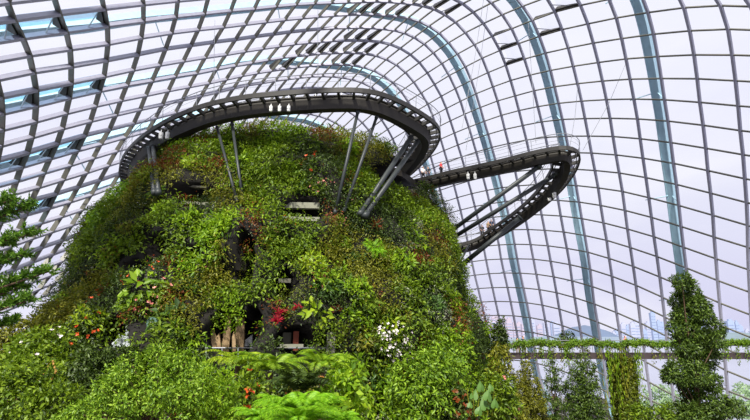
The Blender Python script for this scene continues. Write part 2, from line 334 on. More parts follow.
# ------------------------------------------------------------------ dome grid: 34 x 57 nodes on the shell, 5 cm units, relative to eye
TABLE = """- - - - - - - - - - - - - - - - - - - - - - 505,747,764 542,737,735 577,728,707 609,720,677 638,715,646 666,711,615 692,711,583 716,713,549 738,719,514 759,729,478 777,741,441 794,756,402 810,773,362 824,790,321 836,808,281 846,826,240 855,844,199 863,861,158 870,878,118 876,895,78 880,910,38 884,925,-1 887,938,-40 889,950,-77 891,961,-111 892,971,-144 893,979,-174 893,986,-201 894,991,-226 894,995,-249 894,998,-270 - - - -
- - - - - - - - - - - - - - - - - - - - - - 481,763,778 519,752,751 555,743,724 587,736,695 618,730,665 646,726,634 673,725,603 698,728,569 721,735,535 742,746,498 762,761,460 779,779,420 795,798,379 809,818,338 821,837,296 832,857,254 841,876,212 849,895,170 856,913,129 861,931,87 866,947,46 870,962,5 873,976,-35 876,989,-74 878,1000,-111 879,1010,-145 879,1018,-176 880,1025,-204 880,1030,-230 880,1034,-253 - - - - -
-386,349,355 -385,369,379 - - - - - - - - - - - - - - - - - - - 414,791,817 456,780,793 495,770,767 530,761,741 564,754,713 595,748,685 624,744,655 652,743,624 677,746,591 701,754,557 723,768,520 743,786,481 760,807,441 776,828,399 791,850,357 803,872,314 814,893,271 824,913,228 832,933,186 839,952,144 844,971,101 849,988,58 854,1004,15 857,1018,-28 860,1031,-69 862,1042,-108 863,1052,-144 864,1061,-176 864,1067,-205 864,1073,-231 865,1076,-255 - - - - -
-391,344,339 -390,364,362 -389,386,388 -386,412,419 -381,441,453 - - - - - - - - - - - - - - - - 387,811,829 429,800,807 468,791,783 504,782,758 537,775,732 569,770,705 599,766,677 627,766,647 653,769,615 678,778,581 700,795,544 720,817,505 737,841,464 753,865,423 768,889,380 781,912,337 792,934,293 802,955,249 811,976,206 818,996,163 824,1015,120 829,1032,76 834,1049,31 838,1063,-15 841,1076,-59 844,1088,-101 845,1098,-139 846,1106,-173 846,1113,-203 846,1118,-230 847,1121,-254 - - - - -
-397,340,324 -396,359,346 -395,380,371 -393,405,400 -389,434,433 -383,468,472 -374,508,516 -359,552,566 -338,601,621 - - - - - - - - - - 263,851,876 312,842,860 358,833,841 400,823,821 438,814,799 474,807,776 508,800,752 539,796,726 569,794,699 597,795,671 624,799,640 649,810,607 671,831,571 690,857,532 708,884,492 724,910,451 738,935,409 752,958,366 764,981,322 775,1003,277 784,1024,233 791,1044,190 798,1063,145 805,1081,99 810,1097,52 815,1112,4 819,1125,-43 822,1136,-89 824,1146,-130 825,1155,-164 826,1162,-195 826,1167,-224 827,1169,-250 - - - - -
-402,338,310 -402,356,330 -401,376,354 -400,400,382 -397,429,414 -393,462,451 -385,502,495 -372,548,545 -353,598,601 -326,652,659 -289,705,717 -242,755,771 -188,798,817 -127,832,853 -63,857,878 2,872,894 65,880,900 125,882,900 181,879,893 234,873,882 282,866,868 327,857,852 368,849,834 406,841,814 442,834,793 475,829,771 506,827,747 536,827,722 563,831,696 589,839,667 612,855,636 633,880,601 653,908,564 670,935,525 686,962,485 702,987,444 716,1011,401 728,1034,358 740,1055,313 751,1076,268 760,1097,223 768,1115,177 775,1132,130 782,1148,81 788,1163,31 793,1176,-18 797,1188,-67 800,1198,-111 801,1207,-148 802,1214,-181 803,1218,-213 805,1220,-241 807,1220,-268 - - - -
- -408,353,316 -408,373,338 -407,397,365 -405,425,395 -402,458,432 -396,498,475 -385,545,526 -368,598,582 -342,655,642 -307,712,703 -262,765,759 -209,811,807 -150,847,845 -87,874,873 -24,892,890 38,901,899 96,904,900 152,903,896 203,899,887 251,892,876 294,885,862 335,877,846 372,871,828 407,865,809 440,862,789 470,862,768 499,865,745 525,872,720 550,886,693 572,907,663 593,933,629 612,961,593 630,989,556 646,1015,518 662,1040,478 676,1064,436 689,1087,394 702,1109,350 713,1130,305 723,1150,259 733,1169,213 742,1185,166 750,1201,117 757,1216,67 763,1229,17 767,1241,-32 771,1252,-78 773,1262,-121 775,1269,-160 777,1272,-196 780,1273,-229 783,1272,-258 - - - -
- -414,353,302 -414,372,324 -414,395,349 -413,422,378 -411,455,414 -406,496,457 -397,545,508 -382,601,566 -358,661,628 -324,722,690 -281,778,748 -229,827,798 -171,866,837 -110,895,866 -49,914,886 11,925,896 68,930,899 122,930,897 172,926,891 218,921,882 260,915,870 300,909,856 336,903,841 370,900,824 402,898,806 431,900,787 459,906,766 485,916,742 509,934,716 532,957,686 553,985,653 572,1013,619 590,1040,583 607,1066,546 623,1091,507 637,1116,467 650,1139,426 663,1161,384 675,1182,339 686,1202,294 696,1221,249 706,1238,202 715,1254,153 722,1268,104 729,1282,56 734,1295,9 738,1307,-40 742,1316,-88 746,1323,-134 749,1327,-176 753,1328,-212 756,1325,-245 - - - -
- - -421,373,310 -421,395,334 -421,422,362 -420,455,397 -416,496,440 -409,548,491 -395,608,551 -373,673,616 -340,737,680 -298,797,739 -248,848,790 -191,889,830 -133,919,860 -73,939,881 -15,952,892 40,958,898 91,959,897 140,957,893 184,953,886 225,948,876 263,943,865 298,939,852 331,937,837 362,937,821 391,941,804 418,949,784 444,962,762 468,981,736 492,1007,706 513,1035,674 533,1063,640 551,1090,606 568,1116,570 584,1141,532 598,1166,494 612,1190,454 625,1211,413 638,1232,370 649,1253,325 659,1272,280 669,1289,234 679,1306,187 687,1320,139 694,1334,91 700,1347,43 706,1358,-6 711,1368,-55 716,1376,-106 719,1381,-152 723,1383,-192 728,1380,-228 734,1374,-261 - - -
- - -428,376,298 -429,398,320 -430,424,348 -429,457,381 -427,500,424 -421,555,478 -409,621,541 -387,691,608 -355,759,673 -314,821,733 -265,874,783 -211,915,824 -154,946,854 -97,968,875 -42,981,888 11,989,894 60,991,896 107,991,894 149,988,888 189,984,881 225,980,872 259,977,861 291,976,848 321,978,834 349,983,818 376,993,799 403,1008,778 428,1028,753 452,1055,724 474,1083,692 494,1112,659 512,1139,626 529,1165,591 544,1190,554 559,1215,516 573,1239,478 587,1261,437 600,1282,395 611,1303,352 622,1322,308 633,1339,263 642,1356,216 651,1371,169 658,1386,122 665,1400,73 672,1410,24 678,1420,-27 683,1428,-78 688,1435,-125 692,1437,-169 698,1434,-208 705,1428,-245 - - -
- - -436,383,287 -438,405,309 -439,431,335 -439,463,368 -438,508,410 -434,569,467 -422,642,534 -401,717,603 -369,788,669 -329,852,728 -282,905,777 -230,947,817 -175,978,847 -121,1000,868 -69,1014,882 -19,1023,890 29,1026,893 73,1027,892 114,1025,889 151,1022,883 187,1019,876 220,1017,867 250,1017,856 280,1020,844 307,1027,829 335,1039,812 362,1056,790 390,1077,765 413,1102,737 435,1130,707 455,1159,675 472,1186,643 489,1213,609 505,1238,574 520,1263,536 535,1287,498 549,1310,458 562,1331,417 574,1352,375 585,1371,332 596,1389,287 606,1405,242 615,1421,195 622,1437,148 629,1452,100 637,1462,50 644,1472,-1 650,1480,-51 655,1487,-99 660,1490,-145 667,1487,-187 674,1481,-227 683,1471,-264 - -
- - -446,393,277 -448,416,300 -450,444,326 -451,477,358 -451,523,400 -448,594,462 -436,674,533 -415,752,602 -384,825,667 -345,888,723 -299,940,771 -249,981,809 -198,1012,839 -147,1035,860 -97,1050,874 -49,1059,883 -4,1064,888 38,1066,889 77,1065,887 113,1063,883 147,1061,878 179,1060,870 210,1060,861 239,1063,850 267,1071,837 294,1084,821 324,1101,799 352,1124,774 375,1149,747 396,1177,719 416,1206,688 434,1234,657 450,1261,623 466,1286,589 482,1311,553 496,1335,515 510,1358,476 523,1380,435 535,1402,394 546,1422,352 557,1440,308 568,1456,262 578,1471,216 586,1487,170 594,1501,122 602,1512,72 610,1521,23 616,1530,-26 622,1537,-74 628,1540,-121 635,1538,-166 643,1532,-209 653,1523,-250 - -
- - -456,407,269 -460,433,292 -463,465,320 -465,503,354 -466,556,399 -464,632,463 -452,716,534 -430,795,602 -399,865,663 -362,927,717 -318,978,763 -271,1019,800 -223,1049,828 -174,1071,850 -127,1087,865 -82,1098,875 -39,1104,880 1,1106,883 39,1107,883 74,1106,881 107,1105,877 139,1104,871 169,1105,864 199,1108,854 228,1115,842 257,1128,826 286,1146,805 313,1169,782 338,1195,756 359,1223,728 378,1252,698 396,1281,666 412,1308,634 428,1335,600 443,1359,565 457,1383,528 471,1407,490 484,1429,451 496,1451,410 507,1471,368 519,1490,324 530,1506,279 540,1522,234 550,1536,188 559,1549,141 567,1560,92 575,1570,43 582,1579,-5 588,1585,-53 595,1588,-100 602,1588,-147 611,1584,-193 621,1574,-236 - -
- - -468,424,261 -473,455,286 -478,492,316 -482,539,353 -484,599,401 -481,677,464 -469,760,532 -448,837,596 -418,906,655 -383,966,706 -341,1017,751 -297,1057,786 -251,1087,815 -205,1109,837 -160,1126,853 -117,1138,864 -75,1145,871 -36,1148,875 0,1149,877 34,1150,876 68,1150,873 99,1150,869 129,1151,863 159,1154,855 189,1162,843 218,1174,829 247,1192,809 275,1215,787 300,1241,761 321,1270,733 340,1299,704 358,1327,674 374,1356,642 389,1383,609 404,1408,574 419,1432,539 432,1455,501 445,1477,462 458,1498,422 470,1518,380 482,1537,337 493,1555,292 503,1570,248 513,1584,202 523,1597,155 532,1608,107 540,1617,60 547,1626,13 554,1633,-36 561,1638,-84 568,1639,-132 578,1634,-179 589,1625,-225 601,1611,-268 -
- - -481,444,254 -488,480,279 -494,523,311 -499,575,350 -502,640,400 -499,719,460 -488,801,523 -468,875,585 -440,942,641 -407,1002,690 -368,1054,733 -327,1093,768 -283,1124,797 -239,1147,820 -196,1164,837 -154,1176,850 -113,1184,859 -75,1189,865 -40,1192,868 -5,1195,869 28,1196,867 60,1197,864 91,1197,859 121,1202,852 150,1210,842 180,1222,828 208,1241,810 236,1263,788 262,1290,763 283,1319,736 301,1348,708 318,1378,678 334,1406,646 350,1431,614 365,1456,581 380,1480,546 393,1503,509 407,1525,471 420,1545,431 433,1565,389 446,1583,346 456,1602,302 466,1619,257 476,1633,212 487,1645,165 497,1655,118 506,1664,71 513,1673,24 519,1682,-24 525,1688,-73 533,1689,-121 543,1684,-169 556,1674,-216 569,1661,-260 -
- - -494,466,246 -503,505,272 -510,553,304 -517,610,344 -520,677,394 -518,757,451 -508,837,511 -489,910,569 -464,975,623 -433,1034,670 -398,1085,712 -359,1127,747 -318,1159,777 -275,1184,801 -233,1202,820 -192,1215,834 -153,1225,845 -116,1231,852 -81,1236,856 -46,1239,859 -11,1241,859 23,1243,857 55,1244,853 84,1248,847 113,1257,838 143,1270,825 171,1289,808 198,1312,787 222,1339,763 244,1368,736 263,1396,708 279,1426,679 296,1454,648 311,1479,617 326,1504,584 340,1527,550 354,1550,514 368,1572,476 381,1593,436 394,1613,395 406,1632,353 417,1651,309 426,1669,264 437,1684,219 448,1695,172 458,1705,125 467,1714,79 476,1723,31 483,1731,-18 490,1736,-67 498,1737,-114 510,1732,-162 523,1722,-210 536,1708,-256 -
- - -508,487,236 -518,531,263 -527,583,295 -534,644,335 -538,714,384 -537,792,439 -527,869,496 -511,940,551 -488,1005,601 -460,1064,647 -428,1115,688 -391,1158,723 -352,1192,754 -311,1218,779 -270,1239,800 -230,1253,816 -193,1265,828 -158,1273,836 -125,1278,842 -90,1283,846 -53,1286,848 -18,1288,848 15,1290,845 45,1294,840 75,1303,832 106,1317,820 134,1335,804 160,1360,784 184,1387,760 207,1414,734 226,1443,707 242,1472,678 258,1500,648 272,1526,617 287,1551,585 301,1575,551 314,1598,516 328,1620,479 341,1641,440 354,1661,399 366,1681,357 376,1700,313 386,1718,269 397,1733,223 409,1745,176 419,1755,130 429,1764,83 438,1772,35 447,1778,-14 455,1782,-64 465,1782,-111 476,1777,-159 489,1768,-207 504,1755,-254 -
- - -521,508,226 -532,555,252 -543,610,284 -551,673,324 -555,743,371 -553,818,424 -546,893,477 -532,963,528 -513,1031,576 -488,1091,621 -458,1145,661 -423,1188,698 -385,1223,729 -347,1251,755 -308,1273,777 -269,1290,795 -230,1304,809 -197,1313,818 -164,1319,826 -130,1325,831 -95,1329,835 -60,1332,836 -27,1336,835 4,1340,831 35,1349,824 66,1362,813 95,1381,798 122,1405,778 147,1432,755 170,1459,730 188,1488,703 204,1517,675 219,1545,646 233,1572,616 247,1597,584 260,1622,551 274,1645,516 287,1668,479 300,1689,440 312,1710,400 324,1730,358 335,1749,315 346,1766,270 357,1781,224 369,1793,178 380,1803,131 391,1811,84 400,1819,36 410,1825,-13 420,1827,-63 431,1827,-111 442,1822,-159 456,1813,-207 470,1800,-254 -
- -523,486,193 -534,527,214 -546,576,240 -557,634,271 -567,698,309 -571,769,355 -571,842,405 -564,916,456 -553,986,504 -535,1055,552 -512,1117,597 -484,1171,637 -451,1217,673 -416,1252,704 -381,1280,731 -344,1303,753 -307,1323,772 -270,1338,787 -236,1349,799 -201,1357,808 -166,1364,815 -132,1370,820 -99,1375,822 -66,1380,822 -35,1386,819 -3,1395,813 28,1410,803 58,1428,789 84,1450,771 108,1477,749 130,1505,724 148,1533,698 164,1562,671 179,1590,642 193,1618,612 206,1643,580 219,1668,547 232,1692,513 245,1716,476 258,1738,438 270,1759,398 282,1779,356 293,1797,313 305,1814,268 316,1829,223 328,1841,176 340,1851,130 351,1860,83 361,1866,34 372,1871,-15 383,1873,-64 395,1872,-113 407,1867,-162 421,1857,-210 436,1845,-257 -
- -534,501,182 -546,545,202 -559,596,226 -571,654,256 -582,720,292 -588,791,336 -588,865,385 -583,939,434 -573,1010,481 -556,1079,528 -534,1142,572 -508,1196,612 -477,1241,648 -444,1278,680 -410,1307,707 -376,1332,730 -341,1354,749 -305,1371,766 -270,1384,779 -235,1394,789 -200,1403,798 -167,1410,803 -135,1417,806 -104,1424,806 -73,1432,804 -42,1443,799 -11,1458,790 18,1476,777 44,1498,760 67,1524,740 88,1551,716 106,1580,691 122,1608,664 137,1636,636 151,1663,606 164,1690,575 177,1715,542 189,1740,507 202,1763,471 214,1786,433 226,1807,393 238,1827,352 250,1846,309 262,1862,264 274,1877,219 286,1889,173 298,1899,126 309,1907,78 321,1914,30 332,1918,-19 344,1919,-69 357,1917,-118 371,1911,-167 386,1901,-215 401,1888,-262 -
- -545,516,169 -558,560,188 -571,612,211 -584,670,239 -595,736,273 -602,807,314 -604,881,361 -600,955,409 -592,1027,454 -577,1098,501 -557,1162,545 -532,1217,586 -503,1263,622 -472,1302,654 -439,1333,681 -407,1360,705 -373,1384,725 -339,1403,742 -305,1418,757 -270,1431,768 -236,1441,777 -204,1451,784 -172,1459,787 -142,1468,788 -111,1479,787 -81,1491,782 -52,1507,774 -24,1526,762 1,1548,746 24,1572,727 45,1599,705 63,1627,681 79,1655,655 94,1682,627 107,1710,597 120,1736,566 133,1762,534 145,1787,499 158,1810,463 170,1833,425 182,1854,386 194,1875,345 206,1893,302 218,1910,258 230,1924,212 242,1936,166 255,1947,119 267,1954,71 279,1960,23 292,1963,-26 305,1964,-76 319,1961,-125 333,1955,-174 349,1945,-223 - -
- -555,529,156 -568,574,174 -582,626,196 -595,683,222 -607,747,253 -615,816,291 -618,889,334 -617,964,379 -612,1035,422 -599,1107,469 -580,1174,514 -557,1233,555 -531,1282,591 -501,1323,624 -470,1358,653 -439,1387,677 -406,1412,698 -373,1434,716 -340,1452,732 -306,1467,744 -273,1479,754 -242,1491,761 -211,1502,766 -181,1513,768 -151,1525,767 -122,1539,763 -94,1556,755 -67,1575,744 -43,1597,729 -21,1621,712 -1,1647,691 17,1674,667 34,1702,642 48,1729,615 62,1756,585 75,1783,555 88,1808,522 100,1833,488 112,1857,452 124,1880,415 136,1901,375 148,1921,334 160,1940,292 173,1956,248 185,1971,203 198,1983,157 211,1993,109 223,2001,62 237,2006,13 250,2008,-36 264,2008,-86 279,2005,-135 294,1998,-184 311,1988,-232 - -
- -564,541,142 -578,586,159 -592,638,180 -606,695,204 -618,758,234 -627,827,269 -632,898,308 -633,973,350 -629,1044,393 -619,1115,437 -603,1183,480 -583,1243,521 -559,1296,558 -531,1341,591 -502,1379,621 -471,1412,646 -440,1439,669 -408,1463,688 -376,1484,704 -344,1501,717 -312,1516,728 -281,1530,736 -251,1543,741 -221,1557,744 -193,1571,743 -165,1587,740 -138,1604,733 -112,1624,723 -89,1646,709 -67,1670,692 -47,1695,673 -30,1722,650 -13,1749,626 1,1776,599 15,1802,571 28,1829,540 41,1854,508 53,1879,474 65,1903,439 77,1926,401 89,1947,362 102,1967,321 114,1986,279 126,2002,235 139,2016,190 152,2028,144 165,2038,97 179,2046,49 193,2050,1 207,2052,-49 222,2051,-98 238,2047,-147 254,2040,-196 272,2029,-244 - -
- - -587,597,144 -602,649,164 -615,706,187 -628,769,215 -638,837,248 -645,909,283 -648,982,322 -646,1054,362 -639,1124,404 -626,1190,445 -608,1252,485 -586,1307,522 -561,1356,556 -533,1397,586 -504,1433,613 -474,1464,636 -444,1491,656 -413,1514,673 -382,1534,687 -351,1551,699 -321,1568,707 -292,1583,713 -264,1599,716 -236,1615,717 -209,1632,714 -183,1651,708 -159,1672,698 -136,1694,686 -115,1718,670 -96,1743,651 -78,1769,630 -62,1795,606 -47,1822,580 -33,1848,552 -20,1874,523 -7,1900,491 5,1924,457 17,1948,422 29,1971,385 41,1992,346 54,2012,305 66,2030,263 79,2046,220 92,2060,175 105,2072,129 119,2082,82 133,2089,34 148,2093,-14 163,2095,-63 179,2093,-112 196,2089,-162 213,2081,-210 231,2070,-258 - -
- - -596,607,129 -611,659,147 -625,716,169 -638,777,195 -648,844,225 -657,915,259 -662,988,293 -662,1059,330 -657,1130,369 -647,1195,408 -632,1259,447 -613,1316,484 -590,1368,518 -565,1413,549 -538,1452,576 -509,1486,600 -480,1515,621 -451,1541,639 -421,1564,654 -392,1584,666 -363,1603,676 -335,1621,682 -307,1639,686 -281,1657,687 -255,1676,684 -230,1696,679 -207,1717,671 -185,1740,659 -164,1764,644 -145,1788,626 -128,1814,606 -112,1840,583 -97,1866,558 -83,1893,531 -70,1918,501 -57,1944,470 -45,1968,437 -32,1992,402 -20,2014,365 -8,2035,327 5,2055,286 17,2073,245 30,2089,201 44,2103,157 58,2114,111 72,2124,64 87,2130,17 102,2134,-32 118,2135,-80 135,2134,-129 152,2129,-178 171,2120,-227 - - -
- - -604,616,112 -619,668,129 -634,725,149 -648,786,173 -659,851,201 -668,921,232 -674,992,264 -677,1061,296 -675,1133,333 -667,1200,372 -654,1263,409 -638,1322,445 -618,1376,479 -595,1424,509 -570,1466,537 -544,1503,562 -517,1536,583 -489,1565,602 -461,1591,617 -433,1614,630 -405,1635,640 -378,1656,648 -352,1676,652 -326,1696,653 -302,1716,652 -278,1738,647 -256,1760,639 -234,1783,629 -214,1807,615 -196,1832,598 -179,1857,579 -163,1883,557 -148,1909,532 -134,1935,506 -121,1961,477 -108,1986,446 -96,2010,414 -83,2033,379 -71,2056,343 -58,2076,304 -46,2096,265 -33,2114,223 -19,2129,180 -5,2143,136 9,2154,91 24,2163,44 39,2170,-3 55,2173,-51 72,2174,-100 90,2172,-148 108,2166,-197 127,2158,-245 - - -
- - -612,623,95 -628,675,110 -643,732,127 -657,793,149 -670,858,174 -679,924,203 -686,992,232 -690,1060,262 -691,1131,296 -685,1199,332 -676,1264,369 -662,1325,404 -644,1381,437 -624,1432,468 -602,1477,496 -578,1517,521 -553,1553,543 -527,1584,562 -501,1613,578 -474,1639,591 -448,1664,602 -423,1687,610 -398,1709,615 -373,1731,617 -350,1753,616 -327,1776,612 -305,1799,605 -285,1823,595 -266,1847,582 -248,1872,566 -231,1898,548 -215,1924,526 -200,1949,503 -186,1975,477 -173,2000,449 -160,2025,419 -147,2049,387 -135,2072,353 -122,2094,317 -110,2115,279 -97,2134,240 -83,2152,199 -70,2167,156 -55,2181,112 -41,2192,67 -25,2200,21 -9,2206,-26 8,2210,-73 25,2210,-121 44,2208,-169 63,2202,-217 83,2193,-265 - - -
- - -618,629,78 -635,681,90 -651,738,105 -667,799,124 -680,862,146 -690,926,172 -697,990,200 -703,1055,227 -705,1126,258 -702,1194,292 -695,1261,328 -684,1324,363 -669,1382,395 -652,1435,425 -632,1483,452 -611,1525,477 -588,1564,499 -565,1599,518 -540,1631,535 -516,1660,549 -491,1687,560 -467,1712,568 -444,1737,574 -420,1761,577 -398,1785,576 -376,1809,573 -356,1833,567 -336,1858,558 -318,1883,546 -300,1909,531 -284,1934,513 -268,1960,493 -253,1986,470 -239,2011,445 -226,2037,418 -213,2061,388 -200,2085,357 -187,2108,324 -175,2130,288 -162,2150,251 -148,2169,212 -135,2186,172 -121,2202,130 -106,2215,86 -91,2226,42 -75,2234,-4 -58,2240,-50 -41,2243,-97 -22,2243,-144 -3,2241,-192 17,2235,-239 - - - -
- - -624,632,60 -641,684,70 -658,741,83 -675,802,98 -689,864,117 -699,925,140 -707,985,166 -714,1049,192 -718,1120,221 -717,1190,254 -712,1256,288 -704,1320,321 -692,1379,352 -678,1433,381 -661,1483,408 -642,1528,432 -622,1570,454 -601,1607,473 -579,1642,490 -557,1674,504 -534,1704,515 -512,1732,524 -489,1759,530 -468,1785,534 -446,1811,534 -426,1837,531 -406,1863,526 -388,1888,518 -370,1914,506 -353,1940,492 -337,1966,476 -321,1992,456 -307,2018,434 -293,2044,410 -280,2069,384 -266,2093,355 -253,2117,324 -241,2140,291 -228,2161,257 -214,2182,220 -201,2200,182 -187,2217,142 -172,2233,101 -157,2246,58 -141,2256,14 -125,2265,-31 -107,2270,-77 -89,2273,-123 -70,2274,-170 -50,2271,-217 -29,2265,-263 - - - -
- - -628,633,44 -646,684,51 -664,740,61 -680,800,74 -695,862,90 -707,920,110 -715,978,134 -722,1039,159 -728,1109,187 -730,1180,217 -727,1248,249 -721,1311,280 -713,1370,309 -701,1426,336 -688,1477,361 -672,1525,385 -655,1569,406 -636,1609,426 -616,1647,442 -596,1682,457 -576,1714,468 -555,1745,478 -534,1775,484 -514,1803,488 -494,1831,489 -475,1858,487 -456,1886,482 -439,1912,474 -421,1939,464 -405,1966,451 -389,1993,435 -375,2019,416 -360,2045,396 -346,2071,372 -333,2096,346 -320,2120,319 -307,2144,289 -294,2167,257 -281,2188,223 -267,2209,187 -253,2227,149 -239,2244,110 -224,2259,70 -209,2272,28 -192,2283,-16 -175,2291,-60 -157,2297,-105 -138,2300,-150 -119,2300,-196 -98,2297,-243 - - - - -
- - - -649,681,34 -666,736,42 -683,793,52 -699,852,66 -711,910,84 -721,967,105 -729,1028,128 -736,1095,153 -740,1164,180 -740,1231,209 -737,1295,238 -731,1355,265 -723,1412,290 -712,1465,315 -699,1515,337 -685,1561,358 -669,1604,377 -651,1645,393 -634,1682,408 -615,1718,420 -597,1751,429 -578,1783,436 -559,1814,440 -541,1844,441 -523,1873,440 -506,1902,436 -489,1930,429 -472,1958,419 -457,1985,407 -442,2013,392 -427,2040,374 -413,2066,354 -400,2092,332 -386,2118,307 -373,2142,280 -360,2166,251 -347,2189,219 -333,2210,186 -320,2231,151 -306,2249,115 -291,2266,76 -276,2281,36 -260,2294,-5 -243,2305,-47 -226,2313,-91 -207,2319,-135 -188,2322,-180 -167,2323,-225 - - - - - -
- - - -650,675,18 -668,727,24 -684,782,33 -699,838,44 -713,895,60 -724,953,78 -734,1013,98 -742,1077,121 -747,1144,145 -750,1210,171 -750,1273,196 -747,1334,221 -741,1392,245 -733,1446,268 -723,1498,290 -712,1546,309 -698,1592,328 -684,1635,344 -669,1675,358 -653,1713,369 -636,1749,379 -619,1784,386 -602,1817,390 -586,1849,392 -569,1880,391 -553,1910,387 -537,1940,381 -522,1969,372 -507,1998,361 -493,2026,346 -479,2053,330 -465,2080,310 -452,2107,289 -438,2133,265 -425,2158,239 -412,2182,211 -399,2205,180 -386,2226,148 -372,2247,114 -357,2266,78 -343,2283,41 -327,2298,2 -311,2311,-39 -294,2322,-80 -276,2331,-123 -257,2337,-166 -237,2340,-210 -216,2341,-254 - - - - - -
- - - -650,667,3 -667,716,8 -684,768,15 -699,822,25 -713,878,38 -725,935,53 -736,994,71 -745,1056,90 -753,1120,111 -758,1184,134 -760,1247,157 -759,1307,179 -757,1366,201 -752,1422,222 -745,1475,243 -736,1525,261 -725,1573,278 -713,1618,294 -701,1660,307 -687,1701,319 -673,1739,328 -658,1776,335 -643,1811,339 -628,1845,341 -613,1878,341 -598,1910,338 -584,1942,332 -569,1972,324 -556,2002,313 -542,2031,299 -528,2060,283 -515,2088,265 -502,2115,244 -489,2141,221 -477,2167,196 -464,2191,169 -450,2214,139 -437,2236,108 -423,2257,75 -408,2276,40 -393,2293,4 -378,2309,-34 -361,2322,-74 -344,2334,-114 -325,2343,-156 -306,2349,-198 -285,2353,-241 - - - - - - -
- - - - -666,704,-6 -682,753,-1 -697,805,7 -712,859,18 -725,914,30 -737,972,45 -747,1031,62 -756,1093,80 -762,1155,99 -767,1216,119 -769,1276,139 -769,1335,159 -766,1391,179 -762,1445,197 -756,1497,214 -748,1546,230 -739,1593,245 -729,1638,257 -718,1681,268 -706,1722,277 -693,1761,284 -680,1798,288 -667,1834,290 -654,1869,290 -641,1903,287 -627,1936,282 -614,1967,274 -601,1999,264 -589,2029,251 -576,2058,236 -563,2087,218 -551,2115,199 -538,2142,176 -526,2168,152 -513,2193,126 -500,2217,97 -486,2240,67 -473,2261,35 -458,2280,1 -443,2298,-34 -427,2314,-71 -410,2328,-110 -392,2340,-149 -374,2349,-190 -354,2356,-231 - - - - - - - -"""
A0, B0 = -4, -29
GRID = {}
for i, row in enumerate(TABLE.strip().split('\n')):
    for j, c in enumerate(row.split(' ')):
        if c != '-':
            x, y, z = [int(t) / 20.0 for t in c.split(',')]
            GRID[(i + A0, j + B0)] = Vector((x, y, z + EYE))
EL = (4.7393, 42.8892, -19.0555, 40.0, 80.0, 64.1023, 0.39391)
def dome_normal(p):
    cy, sy = math.cos(EL[6]), math.sin(EL[6])
    x, y, z = p[0] - EL[0], p[1] - EL[1], p[2] - EYE - EL[2]
    u, v = cy * x + sy * y, -sy * x + cy * y
    gu, gv, gz = u / EL[3] ** 2, v / EL[4] ** 2, z / EL[5] ** 2
    return Vector((cy * gu - sy * gv, sy * gu + cy * gv, gz)).normalized()

def runs(keys):
    out = []; cur = []
    for k in keys:
        if k in GRID: cur.append(k)
        else:
            if len(cur) > 1: out.append(cur)
            cur = []
    if len(cur) > 1: out.append(cur)
    return out

def frames(P):
    n = len(P); S, Nn = [], []
    for i in range(n):
        t = (P[min(i + 1, n - 1)] - P[max(i - 1, 0)]).normalized()
        nn = dome_normal(P[i])
        s = t.cross(nn).normalized()
        S.append(s); Nn.append(nn)
    return S, Nn

def member(mb, P, S, Nn, bs, w, deep, shallow, top):
    """lattice bar: deeper on the flat overhead side of the shell, slimmer down the far wall"""
    vs = []
    for p, s, u, b in zip(P, S, Nn, bs):
        k = min(max((b + 14) / 14.0, 0), 1); d = deep + (shallow - deep) * k
        for x, y in ((-w, top), (w, top), (w, -d), (-w, -d)): vs.append(p + s * x + u * y)
    n = len(P); fs = [(3, 2, 1, 0), tuple((n - 1) * 4 + i for i in range(4))]
    for i in range(n - 1):
        for k in range(4): fs.append((i * 4 + k, i * 4 + (k + 1) % 4, (i + 1) * 4 + (k + 1) % 4, (i + 1) * 4 + k))
    mb.add(vs, fs)

